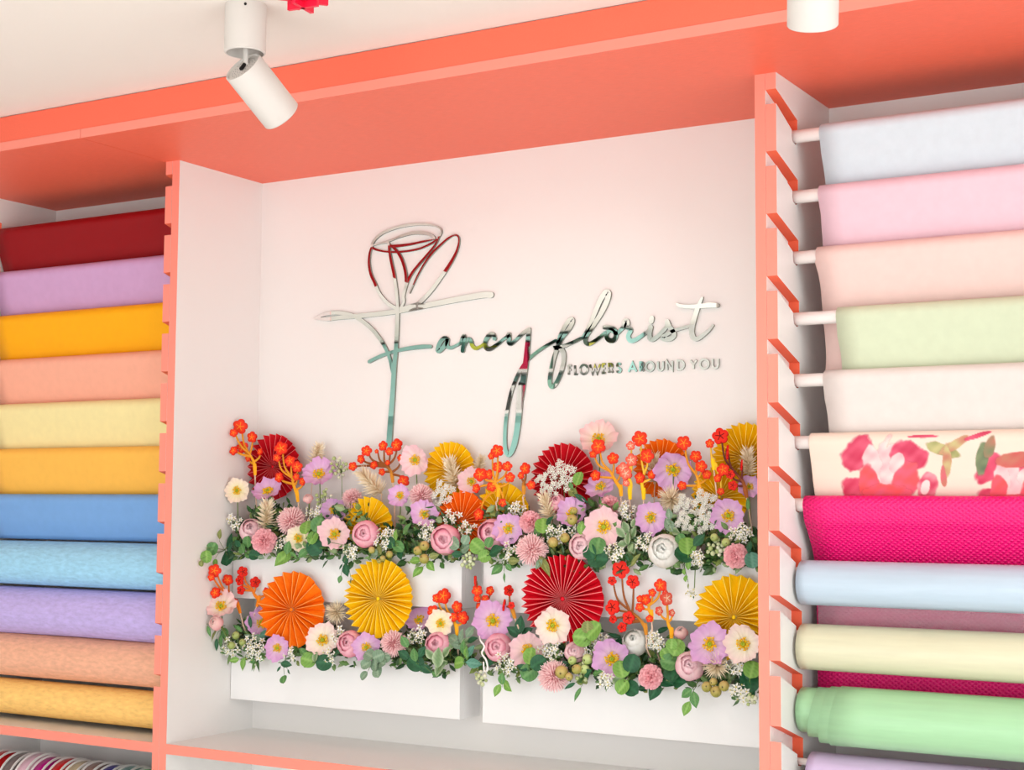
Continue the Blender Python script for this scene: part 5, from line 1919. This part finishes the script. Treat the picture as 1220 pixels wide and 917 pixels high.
sprig([(697, 648, 15, 'bright', 'oval'), (692.7, 628.5, 16, 'bright', 'oval'), (686, 640, 12, 'dark', 'oval')], -.15, 'UR', 'bright oval leaves over the pink peony on the rim')
sprig([(712, 650, 20, 'mid', 'round'), (712, 665, 24, 'dark', 'round'), (703, 657, 18, 'dark', 'round')], -.155, 'UR', 'dark round leaves under the round pale pink poppy')
sprig([(689.4, 570, 16, 'bright', 'round'), (682, 586, 16, 'olive', 'oval'), (693, 594, 18, 'dark', 'narrow'), (680, 578, 9, 'mid', 'oval')], -.095, 'UR', 'green leaves on the right side of the large dark red rosette')
sprig([(649, 674, 28, 'olive', 'narrow'), (642, 672, 14, 'dusty', 'oval')], -.165, 'UR', 'olive leaf lying across the top of the biggest red rosette')
sprig([(819, 650, 21, 'bright', 'round'), (815, 660, 22, 'dark', 'round'), (811, 642, 13, 'mid', 'round'), (820, 673, 11, 'bright', 'oval'), (833, 643, 18, 'dark', 'oval')], -.15, 'UR', 'layered green leaves right of the white ranunculus')
sprig([(745, 628, 15, 'vary', 'oval'), (755, 634, 15, 'vary', 'oval'), (748, 641, 15, 'vary', 'oval'), (739, 634, 14, 'vary', 'oval'), (756, 622, 13, 'vary', 'oval'), (753, 652, 16, 'vary', 'oval'), (741, 648, 13, 'vary', 'oval'), (762, 643, 12, 'vary', 'oval')], -.13, 'UR', 'pale edged variegated leaves right of the round pale pink poppy')
sprig([(757, 666.7, 20, 'olive', 'narrow'), (747, 664, 12, 'dark', 'narrow')], -.155, 'UR', 'narrow olive leaf hanging left of the white ranunculus')
sprig([(797, 625, 18, 'dusty', 'oval'), (805, 633, 14, 'vary', 'oval'), (797, 612, 13, 'dusty', 'oval')], -.12, 'UR', 'dusty leaves under the cream bristle star')
sprig([(896, 667, 18, 'blue', 'round'), (893, 652, 14, 'dark', 'oval'), (891, 600, 14, 'mid', 'narrow')], -.15, 'UR', 'blue green leaves touching the post at the upper rim')
sprig([(815, 681, 8, 'bright', 'oval'), (817, 689, 9, 'bright', 'oval'), (820, 698, 7, 'olive', 'narrow')], -.15, 'UR', 'thin trailing twig hanging below the white ranunculus', anchor=(815, 672))
sprig([(390, 645, 14, 'dark', 'oval'), (545, 660, 13, 'dark', 'oval'), (452, 655, 12, 'olive', 'round'), (446, 660, 12, 'dusty', 'round')], -.15, 'UL', 'scattered dark leaves along the upper left rim')
# lower left
sprig([(255, 756, 16, 'olive', 'narrow'), (249, 752, 13, 'mid', 'narrow'), (263, 764, 15, 'mid', 'narrow'), (258, 768, 14, 'dark', 'narrow'), (268, 755, 14, 'mid', 'oval')], -.115, 'LL', 'spiky green leaves below the round pink bud at far left', anchor=(266, 748))
sprig([(279, 786, 11, 'bright', 'oval'), (290, 791, 16, 'bright', 'oval'), (301, 786, 13, 'mid', 'oval'), (311, 784, 12, 'mid', 'oval')], -.16, 'LL', 'bright green leaves hanging at the left end of the lower left planter')
sprig([(315, 755.6, 16, 'blue', 'oval'), (308, 760, 14, 'dusty', 'oval'), (295, 757, 12, 'dusty', 'narrow'), (298, 740, 14, 'dark', 'narrow'), (283, 748, 14, 'mid', 'narrow')], -.13, 'LL', 'blue grey leaves left below the full orange rosette')
sprig([(367.4, 786, 18, 'bright', 'round'), (386, 789, 19, 'dark', 'round'), (376, 782, 11, 'vary', 'round'), (402, 778, 14, 'dark', 'oval'), (361, 776, 12, 'mid', 'oval')], -.172, 'LL', 'round leaves hanging below the cream poppy on the lower left planter')
sprig([(341, 791, 13, 'dark', 'oval'), (338, 809, 10, 'mid', 'round'), (332, 797, 8, 'dark', 'narrow'), (344, 800, 8, 'dark', 'narrow')], -.172, 'LL', 'thin eucalyptus tendril hanging on the lower left planter front', anchor=(339, 790))
sprig([(440, 780, 15, 'dusty', 'round'), (451, 781, 15, 'dusty', 'round'), (447, 791, 16, 'dusty', 'round'), (455, 789, 13, 'dusty', 'round'), (450, 800, 14, 'dusty', 'round'), (436, 791, 13, 'dusty', 'round'), (433.8, 804.7, 11, 'dusty', 'round'), (461, 783, 12, 'dusty', 'round')], -.175, 'LL', 'dusty grey green leaf bunch hanging below the lilac poppy', anchor=(449, 783))
sprig([(480.7, 779.6, 16, 'dark', 'oval'), (493.8, 779.6, 16, 'mid', 'oval'), (495, 790, 20, 'dark', 'round'), (481.8, 764, 15, 'mid', 'oval'), (503, 776, 14, 'dark', 'oval'), (508, 797, 16, 'dark', 'oval'), (519, 803, 10, 'mid', 'oval')], -.165, 'LL', 'dark green leaves right of the pale pink pompom on the lower left planter')
sprig([(522, 783, 22, 'vary', 'oval'), (523, 797, 17, 'vary', 'oval'), (512, 779, 15, 'vary', 'oval'), (532, 776, 15, 'vary', 'oval'), (529, 790, 13, 'vary', 'oval')], -.168, 'LL', 'pale variegated leaves below the rose peony at lower left')
sprig([(547, 789.4, 15, 'bright', 'round'), (552.7, 771, 18, 'mid', 'oval'), (556, 778, 15, 'bright', 'oval'), (564.7, 790, 18, 'blue', 'oval'), (561, 775, 15, 'blue', 'oval'), (558, 784, 13, 'dark', 'oval')], -.155, 'LL', 'bright and blue green leaves at the right end of the lower left planter')
sprig([(539.6, 761, 18, 'dusty', 'oval'), (550, 757, 16, 'dusty', 'oval'), (545, 768, 15, 'dusty', 'oval'), (556, 764, 14, 'vary', 'oval'), (560, 752, 15, 'dusty', 'oval'), (535, 770, 12, 'vary', 'oval'), (563, 762, 13, 'dark', 'oval')], -.13, 'LL', 'dusty sage leaves below the orange red pick at the right end')
# lower right
sprig([(631.8, 781, 19, 'bright', 'round'), (630.7, 800.5, 21, 'mid', 'round'), (641.6, 789.6, 19, 'dark', 'round'), (622, 795, 13, 'dark', 'oval')], -.172, 'LR', 'bright round leaves in front of the pale pink poppy at lower right')
sprig([(707, 751.4, 23, 'bright', 'round'), (694, 759, 22, 'bright', 'round'), (700, 747, 14, 'olive', 'round')], -.168, 'LR', 'broad round leaves over the lower right of the biggest red rosette')
sprig([(604.5, 817, 17, 'bright', 'oval'), (592.5, 822.3, 15, 'bright', 'oval'), (598, 808, 14, 'mid', 'oval')], -.175, 'LR', 'three light green leaves hanging at the left end of the lower right planter', anchor=(600, 810))
sprig([(678.7, 817, 14, 'dark', 'narrow'), (688, 827, 17, 'mid', 'narrow'), (700.5, 801.6, 15, 'dark', 'oval'), (712, 801, 13, 'mid', 'oval')], -.172, 'LR', 'narrow leaves right of the low pale pink pompom')
sprig([(619.8, 744, 20, 'dark', 'oval'), (612, 752, 18, 'dark', 'oval'), (628, 752, 15, 'dark', 'oval')], -.115, 'LR', 'dark shaded leaves left below the biggest red rosette')
sprig([(739.9, 797, 20, 'bright', 'round'), (752.5, 790, 21, 'dark', 'round'), (741.6, 818, 18, 'bright', 'round'), (752.5, 820, 19, 'dark', 'round'), (736, 811, 12, 'vary', 'round')], -.175, 'LR', 'round eucalyptus leaves right of the large lilac poppy')
sprig([(797.2, 788.7, 20, 'mid', 'round'), (802.7, 799, 25, 'dark', 'round'), (806, 771, 20, 'bright', 'round'), (793, 779, 14, 'bright', 'round'), (800, 768, 14, 'bright', 'round')], -.16, 'LR', 'stacked round leaves right of the coral pink carnation at lower right')
sprig([(779.8, 823, 23, 'dark', 'oval'), (809, 812, 23, 'dark', 'oval'), (794, 812, 22, 'dark', 'oval'), (766, 819, 14, 'dark', 'oval')], -.155, 'LR', 'dark leaves below the coral pink carnation at lower right')
sprig([(818, 825.7, 16, 'mid', 'oval'), (827.8, 833.4, 18, 'mid', 'oval'), (818, 844, 17, 'bright', 'oval')], -.178, 'LR', 'three light leaves hanging lowest on the lower right planter', anchor=(829, 818))
sprig([(896, 797.4, 21, 'bright', 'round'), (893, 813, 23, 'dark', 'round'), (886, 806, 16, 'dark', 'oval'), (897, 826, 15, 'dark', 'oval')], -.165, 'LR', 'green leaves beside the post below the cream poppy')
sprig([(714, 660 + 90, 14, 'dark', 'narrow'), (732, 757, 16, 'dark', 'narrow'), (790, 750, 18, 'dark', 'narrow'), (800, 757, 16, 'mid', 'narrow'), (738, 765, 15, 'dark', 'oval')], -.10, 'LR', 'dark narrow leaves standing behind the tallest red blossom pick')
sprig([(672, 791, 12, 'dark', 'oval'), (700, 790, 14, 'dark', 'oval'), (712, 788, 14, 'dark', 'oval'), (618, 783, 12, 'dark', 'oval'), (582, 789, 12, 'dark', 'oval')], -.15, 'LR', 'scattered dark leaves along the lower right rim')

# berries
berries([(497.8, 655.8, 10), (505.8, 650, 11), (505.4, 665.6, 11)], -.16, 'UL', 'three tan green berries on the upper left planter rim')
berries([(464, 660, 8), (456, 665, 7), (443, 655, 8), (452, 668, 6)], -.15, 'UL', 'small olive berries below the rose peony at upper left')
berries([(673, 640.5, 11), (658.9, 646, 12)], -.15, 'UR', 'two golden brown berries beside the large pale pompom')
berries([(681.8, 619, 12), (684, 608, 8)], -.15, 'UR', 'brown bud in front of the lilac poppy below the lace flowers')
berries([(864.9, 646, 10), (868, 659, 10), (851, 640, 9)], -.155, 'UR', 'green berries left of the carnation by the post', (140, 160, 80), (196, 204, 130))
berries([(281, 756.7, 9), (275.8, 768.7, 9), (289, 765, 8), (271, 762, 7)], -.14, 'LL', 'pale green berries at the left end of the lower left planter', (140, 160, 80), (196, 204, 130))
berries([(668.9, 800.5, 15), (687, 797, 11), (678, 806, 9)], -.18, 'LR', 'olive tan berries in front of the low pale pink pompom')
berries([(681.8, 786.5, 10), (700, 785, 12), (697, 797, 11)], -.165, 'LR', 'pale green berries below the pink peony at lower right', (150, 176, 90), (206, 216, 150))
berries([(842, 818, 12), (852.9, 823.6, 13), (862.7, 817, 12), (850, 812, 9)], -.18, 'LR', 'tan and green berries below the cream bristle star near the post')

# white twisted ribbon on the end of the lower right planter
wr = thing('curled_ribbon', 'white curled ribbon hanging at the left end of the lower right planter', 'ribbon', at(573, 765, Y=-.15))
part('ribbon_strand', MB().tube(catmull([at(571, 752, Y=-.13), at(572, 762, Y=-.165), at(577, 770, Y=-.168), at(574, 778, Y=-.166), at(579, 786, Y=-.168), at(581, 797, Y=-.168), at(577, 799, Y=-.166), at(576, 788, Y=-.166)], 6), .0028, 6, flat=.5), M['rod'], wr, True)
